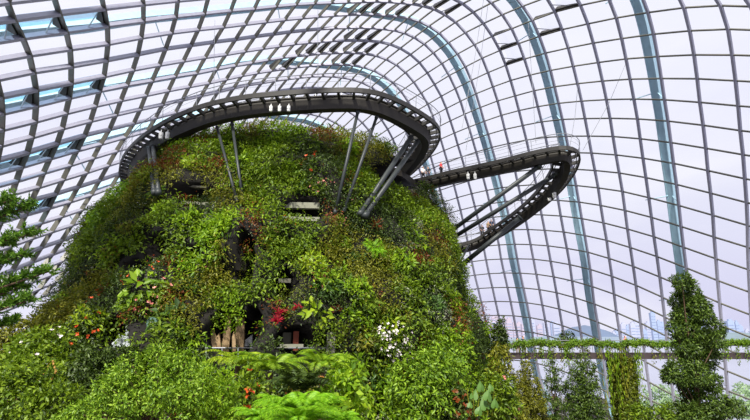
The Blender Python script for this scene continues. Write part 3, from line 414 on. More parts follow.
def build_dome():
    dome = empty('ceiling', (0, 40, 0))
    tag(dome, 'curved glass and steel lattice dome roof over the garden', 'roof', kind='structure')
    dome.location = (0, 0, 0)
    for a in range(-4, 30):
        mb = MB(); any_ = False
        for r in runs([(a, b) for b in range(-29, 28)]):
            P = [GRID[k] for k in r]; S, Nn = frames(P)
            member(mb, P, S, Nn, [k[1] for k in r], .12, .42, .30, 0); any_ = True
        if any_: mb.build('rib', M_RIB, dome)
    for b in range(-29, 28):
        mb = MB(); any_ = False
        for r in runs([(a, b) for a in range(-4, 30)]):
            P = [GRID[k] for k in r]; S, Nn = frames(P)
            member(mb, P, S, Nn, [r[0][1]] * len(r), .065, .44, .20, .02); any_ = True
        if any_: mb.build('purlin', M_PURLIN, dome)
    V = []; Fq = []; idx = {}
    vents = set()
    C = lambda a, cs: [vents.add((a, c - 20)) for c in cs]
    C(8, (-4, -3, -2)); C(12, (-4, -3, -2)); C(16, (-4, -3, -2)); C(20, (-2,))
    C(9, (10, 11, 13)); C(11, (12, 13)); C(12, (9, 10, 11, 13, 14)); C(13, (8, 13, 14)); C(8, (14, 15, 16))
    for v in ((5, 0), (4, -1), (7, 0), (7, 1)): vents.add(v)
    for (a, b), p in GRID.items():
        idx[(a, b)] = len(V); V.append(p + dome_normal(p) * .05)
    for (a, b) in GRID:
        ks = [(a, b), (a + 1, b), (a + 1, b + 1), (a, b + 1)]
        if all(k in GRID for k in ks) and (a, b) not in vents:
            Fq.append([idx[k] for k in ks])
    link(bpy.data.objects.new('glazing', mesh_np('glazing', np.array([tuple(v) for v in V]), np.array(Fq), M_GLASS)), dome)
    for (a, b) in sorted(vents):
        ks = [(a, b), (a + 1, b), (a + 1, b + 1), (a, b + 1)]
        if not all(k in GRID for k in ks): continue
        q = [GRID[k] for k in ks]; nn = dome_normal(q[0])
        # hinged along the upper rib, pushed outward along the lower one; dark side brackets
        mb = MB()
        e0, e1 = (q[0], q[1]), (q[3], q[2])
        for (h, l), k in ((e0, 1), (e1, 1)):
            d = (e1[0] - e0[0]).normalized() * .07
            mb.add([h - d, l - d, l - d + nn * .75, h - d + nn * .1, h + d, l + d, l + d + nn * .75, h + d + nn * .1],
                   [(0, 1, 2, 3), (7, 6, 5, 4), (0, 4, 5, 1), (1, 5, 6, 2), (2, 6, 7, 3), (3, 7, 4, 0)])
            if h is e1[0]:
                mb.add([h - d * 4 - nn * .05, l - d * 4 - nn * .05, l - d * 4 + nn * .7, h - d * 4 + nn * .1,
                        h + d - nn * .05, l + d - nn * .05, l + d + nn * .7, h + d + nn * .1],
                       [(0, 1, 2, 3), (7, 6, 5, 4), (0, 4, 5, 1), (1, 5, 6, 2), (2, 6, 7, 3), (3, 7, 4, 0)])
        vf = mb.build('roof_vent', M_VENT, dome)
        g = MB(); u = [q[0] + nn * .12, q[1] + nn * .8, q[2] + nn * .8, q[3] + nn * .12]
        g.add(u + [p + nn * .04 for p in u], [(0, 1, 2, 3), (7, 6, 5, 4), (0, 4, 5, 1), (1, 5, 6, 2), (2, 6, 7, 3), (3, 7, 4, 0)])
        g.build('vent_pane', M_VGLASS if b < -20 else M_GLASS, vf)
        r = MB()
        r.tube([q[1].lerp(q[2], .45) - nn * .3, q[3].lerp(q[2], .3) + nn * .3], .05, 6)
        r.build('vent_arm', M_RAIL, vf)
    return dome

def interp_grid(a, b):
    a0 = math.floor(a); t = a - a0
    k0, k1 = (a0, b), (a0 + 1, b)
    if k0 in GRID and (k1 in GRID or t == 0):
        return GRID[k0].lerp(GRID.get(k1, GRID[k0]), t)
    return None

ARCH_LABELS = {-2: 'pale blue steel arch outside the glass at the far right edge',
    2: 'broad pale blue steel arch behind the tall conifer at right',
    6: 'pale blue steel arch passing just behind the tip of the looping walkway',
    10: 'pale blue steel arch crossing behind the middle of the looping walkway',
    14: 'pale blue steel arch that comes down just beside the mountain, behind the red-clad visitor',
    18: 'pale blue steel arch seen through the glass low at left behind the mountain',
    22: 'lowest pale blue steel arch seen through the glass above the left bushes'}
def build_arches():
    for a, lab in ARCH_LABELS.items():
        P = []
        for b in range(-29, 28):
            k = min(max((b + 14) / 8.0, 0), 1); k = k * k * (3 - 2 * k)
            p = interp_grid(a + (.62 + .03 * (a - 2)) * k, b)
            if p is not None: P.append(p)
        if len(P) < 4: continue
        S, Nn = frames(P)
        root = empty('steel_arch', P[-1])
        tag(root, lab, 'arch', 'pale blue steel arches over the dome')
        org = Vector(P[-1])
        P2 = [p + n * 2.0 - org for p, n in zip(P, Nn)]
        m = MB(); m.sweep(P2, S, Nn, [(-.36, 0), (.36, 0), (.36, .9), (-.36, .9)])
        m.build('box_girder', M_ARCH, root)
        m = MB()
        for s in (-.42, .42):
            m.sweep([p + sd * s for p, sd in zip(P2, S)], S, Nn, [(-.07, -.07), (.07, -.07), (.07, .07), (-.07, .07)])
        m.build('flange', M_ARCH, root)
        for i in range(3, len(P2) - 1, 5):
            m = MB()
            for sg in (-1, 1):
                m.tube([P2[i] + S[i] * sg * .3, P[i] - org + S[i] * sg * 1.9], .06, 6)
            m.build('brace', M_ARCH, root)
build_dome()
build_arches()

# ------------------------------------------------------------------ floor, far ground
def terrain_h(x, y):
    """planted ground: a bank rising around the mountain foot and below the viewpoint"""
    r = math.hypot(x + 10, y - 50)
    h = 4.0 * max(0, 1 - max(0, r - 24) / 14)
    h2 = 7.5 * math.exp(-((x + 8) / 16) ** 2 - ((y - 10) / 13) ** 2)
    h3 = 6.0 * math.exp(-((x + 34) / 14) ** 2 - ((y - 34) / 16) ** 2)
    return max(h, h2, h3) + .3 * noise.noise(Vector((x * .2, y * .2, 0)))
def grid_mesh(x0, x1, y0, y1, n, m, fn):
    xs = np.linspace(x0, x1, n); ys = np.linspace(y0, y1, m)
    V = [(x, y, fn(x, y)) for x in xs for y in ys]
    Fq = [(i * m + j, (i + 1) * m + j, (i + 1) * m + j + 1, i * m + j + 1) for i in range(n - 1) for j in range(m - 1)]
    return np.array(V), np.array(Fq)
V, Fq = grid_mesh(-48, 50, -14, 112, 70, 90, terrain_h)
tag(link(bpy.data.objects.new('floor', mesh_np('floor', V, Fq, M_GROUND, True))), kind='structure')
gm = MB(); gm.add([(-5000, 60, -2), (5000, 60, -2), (5000, 6000, -2), (-5000, 6000, -2)], [(0, 1, 2, 3)])
tag(gm.build('ground', M_SEA), kind='structure')

# ------------------------------------------------------------------ the mountain
PZ = [-13, -6, 0, 4.5, 10, 14, 16.6, 18.0]
PCX = [-9.8, -9.6, -9.3, -9.0, -9.1, -9.0, -9.4, -9.4]
PRX = [22.8, 21.0, 19.6, 17.7, 16.7, 14.2, 13.4, 11.5]
PRY = [27, 25, 22.5, 20.0, 16.6, 14.0, 12.0, 10.0]
CY = 50.0
# openings in the planted wall: px, py, half width, half height, depth in metres
CAVES = [(192, 195, 22, 10, 3.5), (303, 212, 21, 11, 3.0), (158, 250, 13, 17, 3.5), (132, 268, 11, 7, 2.2),
         (243, 258, 10, 27, 3.0), (285, 284, 11, 14, 2.8), (112, 338, 12, 18, 3.0), (229, 336, 23, 24, 3.5),
         (254, 325, 8, 18, 2.4), (296, 342, 20, 14, 2.8), (331, 346, 9, 15, 2.8), (400, 176, 30, 15, 3.5), (151, 322, 9, 8, 1.6), (195, 255, 6, 9, 1.5)]
def cave_at(px, py):
    d = 0
    for cx, cy, rx, ry, dep in CAVES:
        e = ((px - cx) / rx) ** 2 + ((py - cy) / ry) ** 2
        if e < 1.25: d = max(d, dep * min(1, (1.25 - e) / .45))
    return d
def prof(z):
    return (float(np.interp(z, PZ, PCX)), float(np.interp(z, PZ, PRX)), float(np.interp(z, PZ, PRY)))
def mtn_point(ph, zr):
    """zr above eye; returns a point, radial scale"""
    cx, rx, ry = prof(min(zr, 18))
    k = 1.0
    p = Vector((cx + rx * math.cos(ph), CY + ry * math.sin(ph), zr + EYE))
    q = p * .17
    n1 = noise.noise(q); n2 = noise.noise(p * .42 + Vector((9, 3, 1)))
    off = -0.7 + n1 * 1.9 + n2 * 1.2
    d = Vector((math.cos(ph), math.sin(ph), 0))
    return p + d * off, d
def build_mountain():
    nph, nz = 440, 110
    zs = list(np.linspace(-13, 17.2, nz))
    rows = []
    for z in zs:
        row = []
        for i in range(nph):
            ph = 2 * math.pi * i / nph
            p, d = mtn_point(ph, z)
            if d.y < .35:
                px, py, dd = project(p)
                dep = cave_at(px, py)
                if dep: p = p - d * dep
            row.append(p)
        rows.append(row)
    # rounded top
    last = rows[-1]
    c = Vector((-9.4, CY, EYE + 18.0))
    for t, dz in ((.92, .35), (.8, .55), (.6, .7), (.35, .8), (.12, .85)):
        rows.append([Vector((c.x + (p.x - c.x) * t, c.y + (p.y - c.y) * t, p.z + dz + .3 * noise.noise(p * .3))) for p in last])
    V = [tuple(p) for r in rows for p in r]
    Fq = [(j * nph + i, j * nph + (i + 1) % nph, (j + 1) * nph + (i + 1) % nph, (j + 1) * nph + i)
          for j in range(len(rows) - 1) for i in range(nph)]
    root = empty('planted_mountain', (-10, 50, 0))
    tag(root, 'tall dark cone-shaped mountain under the dome, covered in plants', 'mountain')
    me = mesh_np('rock_core', np.array(V) - np.array([-10, 50, 0]), np.array(Fq), M_ROCK, True)
    link(bpy.data.objects.new('rock_core', me), root)
    return root, BVHTree.FromPolygons(V, Fq), rows
MTN, BVH, MROWS = build_mountain()
def hit(px, py):
    d = ray(px, py).normalized()
    loc, nrm, i, t = BVH.ray_cast(Vector((0, 0, EYE)), d)
    if loc is None: return None, None
    if nrm.dot(d) > 0: nrm = -nrm
    return loc, nrm
def mpart(mb, name, m):
    o = mb.build(name, m, MTN); o.location = (10, -50, 0); return o

# terraces, balcony, window wall and rocks inside the openings
def frame_at(px, py, back=0.0):
    p, n = hit(px, py)
    d = Vector((p.x + 10, p.y - 50, 0)).normalized()
    return p, d
def wallbox(mb, px, py, w, h, t, push):
    """box facing outward, centred on pixel (px,py) at the undisturbed face of the mountain"""
    d0 = ray(px, py).normalized()
    # outer face distance: take hits around the opening
    ds = [math.hypot(hit(x, y)[0].x, hit(x, y)[0].y) for x, y in ((px - 30, py), (px + 30, py), (px, py - 26), (px, py + 26)) if hit(x, y)[0]]
    D = sorted(ds)[len(ds) // 2] + push
    r = ray(px, py); p = Vector((0, 0, EYE)) + r * (D / math.hypot(r.x, r.y))
    yaw = math.atan2(-p.x, p.y) * .5
    mb.box(p, (w * D / F, t, h * D / F), Matrix.Rotation(yaw, 3, 'Z'))
    return p, D
m = MB(); wallbox(m, 301, 206, 38, 6, .5, .2); mpart(m, 'balcony_lintel', M_CONC)
m = MB(); wallbox(m, 301, 220, 38, 4, .8, -.2); mpart(m, 'balcony_parapet', M_CONC)
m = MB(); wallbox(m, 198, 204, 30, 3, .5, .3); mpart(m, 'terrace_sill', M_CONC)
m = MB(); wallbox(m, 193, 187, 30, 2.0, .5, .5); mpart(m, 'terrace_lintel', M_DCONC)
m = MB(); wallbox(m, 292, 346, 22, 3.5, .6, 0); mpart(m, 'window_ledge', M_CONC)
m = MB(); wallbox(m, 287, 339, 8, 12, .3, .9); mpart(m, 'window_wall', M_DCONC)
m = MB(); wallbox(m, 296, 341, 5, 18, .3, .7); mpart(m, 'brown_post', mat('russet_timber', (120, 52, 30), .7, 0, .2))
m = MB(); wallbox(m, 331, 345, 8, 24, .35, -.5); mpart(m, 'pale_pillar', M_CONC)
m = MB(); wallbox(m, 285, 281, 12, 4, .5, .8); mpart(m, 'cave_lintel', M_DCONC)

# rail below the driftwood
def outer(px, py, push=.0):
    d = None
    ds = []
    for dx, dy in ((-32, 0), (32, 0), (0, -30), (0, 30)):
        h = hit(px + dx, py + dy)[0]
        if h is not None: ds.append(math.hypot(h.x, h.y))
    D = (sorted(ds)[len(ds) // 2] if ds else 30) + push
    r = ray(px, py); return Vector((0, 0, EYE)) + r * (D / math.hypot(r.x, r.y))
m = MB(); m.tube([outer(x, 348, -.6) for x in (205, 225, 250, 275, 300, 335)], .045, 6)
for x in (206, 222, 238, 254, 270): m.tube([outer(x, 348, -.6), outer(x, 358, -.6)], .035, 6)
o = m.build('terrace_rail', M_RAIL, MTN); o.location = (10, -50, 0)

def rock_slab(pts_px, mt, name, lab, cat, group, push=.4, lean=0):
    """jagged upright slab from a traced outline with real thickness"""
    P = [outer(x, y, push) for x, y in pts_px]
    base = sum(P, Vector()) / len(P)
    D0 = math.hypot(base.x, base.y)
    P = [Vector((0, 0, EYE)) + ray(x, y) * (D0 / math.hypot(ray(x, y).x, ray(x, y).y)) for x, y in pts_px]
    base = Vector((sum(p.x for p in P) / len(P), sum(p.y for p in P) / len(P), min(p.z for p in P)))
    dv = Vector((base.x, base.y, 0)).normalized()
    n = len(P); vs = []
    for k, (t, s) in enumerate(((-.25, .82), (-.12, 1), (.2, 1.0), (.45, .75))):
        c = sum(P, Vector()) / n
        for p in P:
            q = c + (p - c) * s + dv * (t + .08 * noise.noise(p * 3 + Vector((k, 0, 0))))
            vs.append(q - base)
    fs = [tuple(range(n))[::-1], tuple(3 * n + i for i in range(n))]
    for k in range(3):
        for i in range(n): fs.append((k * n + i, k * n + (i + 1) % n, (k + 1) * n + (i + 1) % n, (k + 1) * n + i))
    m = MB(); m.add(vs, fs)
    o = m.build(name, mt); o.location = base
    return tag(o, lab, cat, group)
G = 'split driftwood posts in the dark opening'
rock_slab([(212, 350), (210, 338), (213, 329), (217, 336), (220, 332), (222, 350)], M_WOOD, 'driftwood_post', 'shortest grey split driftwood post, leftmost in the dark opening', 'driftwood', G)
rock_slab([(221, 352), (223, 335), (226, 318), (229, 314), (231, 320), (231, 335), (229, 352)], M_WOOD, 'driftwood_post', 'tall tan split driftwood post, second from left in the dark opening', 'driftwood', G)
rock_slab([(232, 353), (232, 336), (234, 331), (236, 338), (236, 353)], M_WOOD, 'driftwood_post', 'narrow reddish driftwood post between two tall ones', 'driftwood', G, .2)
rock_slab([(235, 352), (235, 332), (237, 316), (240, 313), (242, 320), (245, 316), (245, 340), (244, 352)], M_WOOD, 'driftwood_post', 'widest split driftwood post, rightmost in the dark opening', 'driftwood', G)
rock_slab([(244, 347), (245, 340), (253, 334), (253, 347)], mat('grey_slate', (92, 94, 100), .6, 0, .1), 'leaning_slate', 'small slanted grey slate panel beside the driftwood posts', 'stone', None, .2)
rock_slab([(110, 349), (112, 343), (117, 339), (119, 334), (124, 336), (126, 329), (129, 331), (131, 338), (134, 342), (133, 349), (122, 352)], M_CRYSTAL, 'crystal_sculpture', 'pale spiky crystal-like sculpture in front of the low left cave', 'sculpture', None, -.3)
rock_slab([(145, 331), (147, 318), (153, 317), (160, 319), (158, 326), (152, 331)], M_SLATE, 'slate_boulder', 'grey-green slate boulder set under the pink blossoms', 'rock', None, -.5)
# fallen branch in front of the left cave
m = MB(); P = [outer(x, y, -1.0) for x, y in ((122, 266), (130, 261), (138, 257), (144, 254), (150, 256), (155, 258))]
m.tube([p - P[0] for p in P], .09, 7, .03); m.tube([outer(125, 262, -1.0) - P[0], outer(131, 253, -1.0) - P[0]], .06, 6, .02)
o = m.build('fallen_branch', M_BARK); o.location = P[0]; tag(o, 'bare dark branch lying across the left cave mouth', 'branch')

# ------------------------------------------------------------------ walkways
def smooth_path(P, closed=False, step=.6):
    P = [Vector(p) for p in P]; n = len(P); out = []
    rng = range(n if closed else n - 1)
    for i in rng:
        p0 = P[(i - 1) % n] if closed else P[max(i - 1, 0)]
        p1 = P[i % n]; p2 = P[(i + 1) % n] if closed else P[i + 1]
        p3 = P[(i + 2) % n] if closed else P[min(i + 2, n - 1)]
        k = max(2, int((p2 - p1).length / .25))
        for j in range(k):
            t = j / k
            out.append(.5 * ((2 * p1) + (p2 - p0) * t + (2 * p0 - 5 * p1 + 4 * p2 - p3) * t * t + (3 * p1 - p0 - 3 * p2 + p3) * t ** 3))
    if not closed: out.append(P[-1])
    # resample evenly
    L = [0]
    for a, b in zip(out, out[1:]): L.append(L[-1] + (b - a).length)
    tot = L[-1]; cnt = max(2, int(tot / step)); res = []
    j = 0
    for i in range(cnt + 1):
        d = tot * i / cnt
        while j < len(L) - 2 and L[j + 1] < d: j += 1
        t = (d - L[j]) / max(1e-6, L[j + 1] - L[j])
        res.append(out[j].lerp(out[j + 1], min(max(t, 0), 1)))
    return res
def path_frames(P, out_sign):
    S = []
    for i in range(len(P)):
        t = (P[min(i + 1, len(P) - 1)] - P[max(i - 1, 0)]); t.z = 0; t.normalize()
        S.append(Vector((t.y, -t.x, 0)) * out_sign)
    # smooth the side vectors
    for _ in range(2):
        S = [(S[max(i - 1, 0)] + S[i] + S[min(i + 1, len(S) - 1)]).normalized() for i in range(len(S))]
    return S
def walkway(name, label, rim, out_sign, width=2.6, scale=1.0, depth=1.05, inner=True, nbr=100):
    """rim = points of the outer edge (top of the edge channel)"""
    P = smooth_path(rim); S = path_frames(P, out_sign); U = [Vector((0, 0, 1))] * len(P)
    org = P[len(P) // 2].copy(); P = [p - org for p in P]
    root = empty(name, org); tag(root, label, 'walkway')
    W = width
    g = MB()
    # tapered box girder hanging under the middle
    g.sweep(P, S, U, [(-W * .34, -.12), (-W * .66, -.12), (-W * .70, -.34), (-W * .62, -depth), (-W * .38, -depth), (-W * .30, -.34)])
    g.build('box_girder', M_DARK, root)
    d = MB(); d.sweep(P, S, U, [(-W * .30, -.02), (-W * .70, -.02), (-W * .70, -.12), (-W * .30, -.12)])
    d.build('deck_plate', M_CHANNEL, root)
    for off in ([0, -W] if inner else [0]):
        sg = 1 if off == 0 else -1
        c = MB(); c.sweep(P, S, U, [(off - .07 * sg, .12), (off + .07 * sg, .12), (off + .07 * sg, -.26), (off - .07 * sg, -.26)])
        c.build('edge_channel', M_CHANNEL, root)
        c = MB()
        c.sweep(P, S, U, [(off - .3 * sg, -.02), (off - .24 * sg, -.02), (off - .24 * sg, -.10), (off - .3 * sg, -.10)])
        c.build('kerb_pipe', M_CHANNEL, root)
        h = MB(); h.tube([p + s * (off + .12 * sg) + Vector((0, 0, 1.25)) for p, s in zip(P, S)], .035, 6)
        h.build('handrail', M_RAIL, root)
        pn = MB()
        lo = [p + s * (off + .05 * sg) + Vector((0, 0, .16)) for p, s in zip(P, S)]
        for k in (.45, .85):
            pn.tube([p + Vector((0, 0, k)) + s * .04 * sg for p, s in zip(lo, S)], .012, 4)
        pn.build('rail_wires', M_RAIL, root)
    tot = len(P) - 1
    step = max(1, int(math.ceil(tot / nbr * 1.0)))
    step = max(step, 2)
    # brackets on both edges
    bm_ = None
    for i in range(0, len(P), step):
        for off in ([0, -W] if inner else [0]):
            sg = 1 if off == 0 else -1
            t = S[i].cross(Vector((0, 0, 1)))
            m = MB()
            a = P[i] + S[i] * off; b = P[i] + S[i] * (off - sg * W * .33)
            w = t * .09
            m.add([a - w + Vector((0, 0, .02)), a + w + Vector((0, 0, .02)), b + w + Vector((0, 0, -.1)), b - w + Vector((0, 0, -.1)),
                   a - w + Vector((0, 0, -.24)), a + w + Vector((0, 0, -.24)), b + w + Vector((0, 0, -.42)), b - w + Vector((0, 0, -.42))],
                  [(0, 1, 2, 3), (4, 7, 6, 5), (0, 4, 5, 1), (1, 5, 6, 2), (2, 6, 7, 3), (3, 7, 4, 0)])
            m.build('bracket', M_CHANNEL, root)
    for i in range(0, len(P), max(4, step * 2)):
        for off in ([0, -W] if inner else [0]):
            sg = 1 if off == 0 else -1
            m = MB(); a = P[i] + S[i] * (off + .02 * sg)
            m.tube([a + Vector((0, 0, .05)), a + S[i] * .1 * sg + Vector((0, 0, 1.27))], .028, 5)
            m.build('post', M_RAIL, root)
    return root, [p + org for p in P], S

RING = [(-18, 66, 18), (-25, 63.5, 18)] + [None] * 0
ring_px = [(131, 187), (123, 181), (119.5, 170), (123, 157), (133, 144), (149, 131), (171, 118), (202, 105.5), (240, 97), (282, 92.5), (330, 89.5), (363, 90),
           (386, 95), (408, 105), (427, 116.5), (437, 125), (440, 134), (436, 145), (427, 157), (413, 171), (396, 184)]
rim = [Vector((-10, 67, EYE + 18)), Vector((-20, 66, EYE + 18))] + [at_z(x, y, 18) for x, y in ring_px] + [Vector((-1, 64, EYE + 18)), Vector((-8, 66.6, EYE + 18))]
RINGW, RP, RS = walkway('ring_walkway', 'dark elevated walkway ring circling the top of the planted mountain', rim, 1, 2.7, nbr=95)
# the out-and-back loop
loop = [(400, 183, 17.1), (420, 179, 17.1), (450, 171.5, 17.0), (475, 166, 17.0), (500, 160.5, 16.9), (525, 154, 16.8), (545, 149.5, 16.8), (562, 147, 16.7), (573, 148.5, 16.5),
        (579.5, 154, 16.3), (578, 164, 15.9), (572, 175, 15.4), (560, 190, 14.8), (541, 207, 14.0), (518, 223, 13.1), (495, 236, 12.2), (475, 243.5, 11.5), (455, 248, 11.0)]
lp = [at_z(*t) for t in loop]
lp = [lp[0] + Vector((-3.2, 1.5, 0))] + lp + [Vector((5.0, 62.5, EYE + 10.8))]
LOOPW, LP, LS = walkway('loop_walkway', 'dark walkway loop cantilevered out to the right of the mountain', lp, 1, 2.3, depth=.95, nbr=48)

# platform joining the ring and the loop at the mountain
m = MB()
pa = [at_z(x, y, 16.9) for x, y in ((372, 178), (388, 166), (402, 170), (420, 184), (408, 190), (386, 186))]
c0 = sum(pa, Vector()) / 6
vs = [p - c0 for p in pa] + [p - c0 - Vector((0, 0, .7)) for p in pa]
m.add(vs, [tuple(range(6)), tuple(range(11, 5, -1))] + [(i, i + 6, (i + 1) % 6 + 6, (i + 1) % 6) for i in range(6)])
o = m.build('landing_platform', M_DARK); o.location = c0; tag(o, 'dark landing slab where the loop walkway meets the mountain', 'platform')

def strut(a, b, r, lab, grp):
    a, b = Vector(a), Vector(b)
    root = empty('strut', b); tag(root, lab, 'strut', grp)
    m = MB(); m.tube([a - b, (a - b) * .0], r, 12); m.build('tube', M_STRUT, root, True)
    m = MB(); m.tube([(a - b) * .035, Vector((0, 0, 0)) - (a - b) * .01], r * 1.2, 12); m.build('foot_socket', M_STRUT, root, True)
    m = MB(); m.tube([a - b, (a - b) * .975], r * 1.3, 12); m.build('top_socket', M_STRUT, root, True)
    return root
GR = 'steel struts propping the ring walkway'
def sp(px0, py0, z0, px1, py1, r, lab, g=GR):
    h = hit(px1, py1)[0]
    if h is None: return
    h = h - (Vector((-.4, 1.0, 0)) * 2.1 if px1 < 165 else ray(px1, py1).normalized() * .9)
    strut(at_z(px0, py0, z0), h, r, lab, g)
sp(149, 148, 16.95, 155, 201, .18, 'left tube of the twin struts at the left end of the ring')
sp(153, 146, 16.95, 159, 201, .18, 'right tube of the twin struts at the left end of the ring')
sp(217, 127, 16.95, 237, 201, .11, 'slanted strut left of centre, the left of a close pair')
sp(232, 123, 16.95, 243, 201, .11, 'slanted strut left of centre, the right of a close pair')
sp(358, 111, 16.95, 335, 213, .12, 'strut leaning left below the middle right of the ring, left of a pair')
sp(377, 116, 16.95, 344, 211, .12, 'strut leaning left below the middle right of the ring, right of a pair')
sp(411, 137, 16.95, 360, 214, .19, 'thick strut under the right bend of the ring, upper left of a pair')
sp(418, 141, 16.95, 365, 216, .19, 'thick strut under the right bend of the ring, lower right of a pair')
GL = 'steel struts propping the loop walkway'
def sp2(px0, py0, z0, px1, py1, y1, r, lab):
    strut(at_z(px0, py0, z0), at_y(px1, py1, y1), r, lab, GL)
sp2(541, 165, 15.9, 436, 242, 51, .22, 'upper of two long parallel struts to the loop walkway tip')
sp2(558, 173, 15.5, 441, 245, 51.5, .22, 'lower of two long parallel struts to the loop walkway tip')
sp2(521, 217, 12.5, 458, 268, 53, .26, 'thick low strut rising to the underside of the loop return')
sp2(461, 246, 10.6, 455, 260, 55, .12, 'shortest strut below the low end of the loop walkway, left one')
sp2(469, 245, 10.7, 460, 262, 55, .12, 'short strut below the low end of the loop walkway, right one')

# spotlights hung on the walkway edges
def spotlight(p, lab, grp, s=1.0, aim=Vector((-.2, -.5, -.7))):
    root = empty('spotlight', p); tag(root, lab, 'lamp', grp)
    m = MB(); m.tube([(0, 0, .3 * s), (0, 0, 0)], .05 * s, 6); m.build('bracket', M_WHITE, root)
    m = MB(); m.tube([Vector((0, 0, 0)), Vector((0, 0, -.32 * s))], .21 * s, 12); m.build('lamp_body', M_WHITE, root, False)
    m = MB(); m.tube([Vector((0, 0, -.38 * s)), Vector((0, 0, -.66 * s))], .22 * s, 12, .17 * s); m.build('lamp_head', M_WHITE, root, False)
    m = MB(); m.tube([Vector((0, 0, -.3 * s)), Vector((0, 0, -.4 * s))], .12 * s, 8); m.build('swivel', M_VENT, root, False)
g = 'white spotlights hung from the walkways'
for x, w in ((272.5, 'leftmost'), (281, 'middle'), (290, 'rightmost')):
    spotlight(at_z(x, 108, 16.9) - Vector((0, .5, .1)), 'white spotlight on the front of the ring, %s of three' % w, g, .62)
for x, w in ((161.5, 'left'), (168, 'right')):
    spotlight(at_z(x, 134, 17.1) - Vector((-.1, .3, 0)), 'white spotlight on the left curve of the ring, %s of two' % w, g, .85)
for x, w in ((468, 'left'), (475, 'right')):
    spotlight(at_z(x, 174, 16.2), 'white spotlight under the straight part of the loop, %s of two' % w, g, .8)
for x, y, w in ((549, 195, 'left'), (554, 192, 'right')):
    spotlight(at_z(x, y, 14.2), 'white spotlight under the loop return, %s of two' % w, g, .9)

# ------------------------------------------------------------------ low walkway on the right
DY = 50.0
def bx(mb, x0, x1, y0, y1, z0, z1):
    mb.box(((x0 + x1) / 2, (y0 + y1) / 2, (z0 + z1) / 2), (x1 - x0, y1 - y0, z1 - z0))
deck = empty('low_walkway', (26, DY, EYE - 2)); tag(deck, 'straight low walkway with mauve-brown beam at eye level on the right', 'walkway')
def dpart(mb, name, m): o = mb.build(name, m, deck); o.location = (-26, -DY, -(EYE - 2)); return o
m = MB(); bx(m, 11, 50, DY, DY + .35, EYE - 1.78, EYE - 1.22); dpart(m, 'edge_beam', M_BEAM)
m = MB(); bx(m, 11, 50, DY + .35, DY + 2.3, EYE - 1.62, EYE - 1.36); dpart(m, 'deck_plate', M_DARK)
m = MB(); bx(m, 11, 50, DY + 2.3, DY + 2.6, EYE - 1.78, EYE - 1.22); dpart(m, 'edge_beam', M_BEAM)
for y in (DY + .1, DY + 2.45):
    m = MB(); m.tube([(11, y, EYE - .05), (50, y, EYE - .05)], .04, 6); dpart(m, 'handrail', M_RAIL)
for i in range(20):
    for y in (DY + .1, DY + 2.45):
        m = MB(); x = 12 + i * 2.0; m.tube([(x, y, EYE - 1.25), (x, y, EYE - .03)], .03, 5); dpart(m, 'post', M_RAIL)
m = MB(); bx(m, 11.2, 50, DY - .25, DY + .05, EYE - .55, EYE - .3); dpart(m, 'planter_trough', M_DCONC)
m = MB(); bx(m, 23.5, 24.7, DY + .5, DY + 2.0, 0, EYE - 1.62); dpart(m, 'pier', M_DCONC)

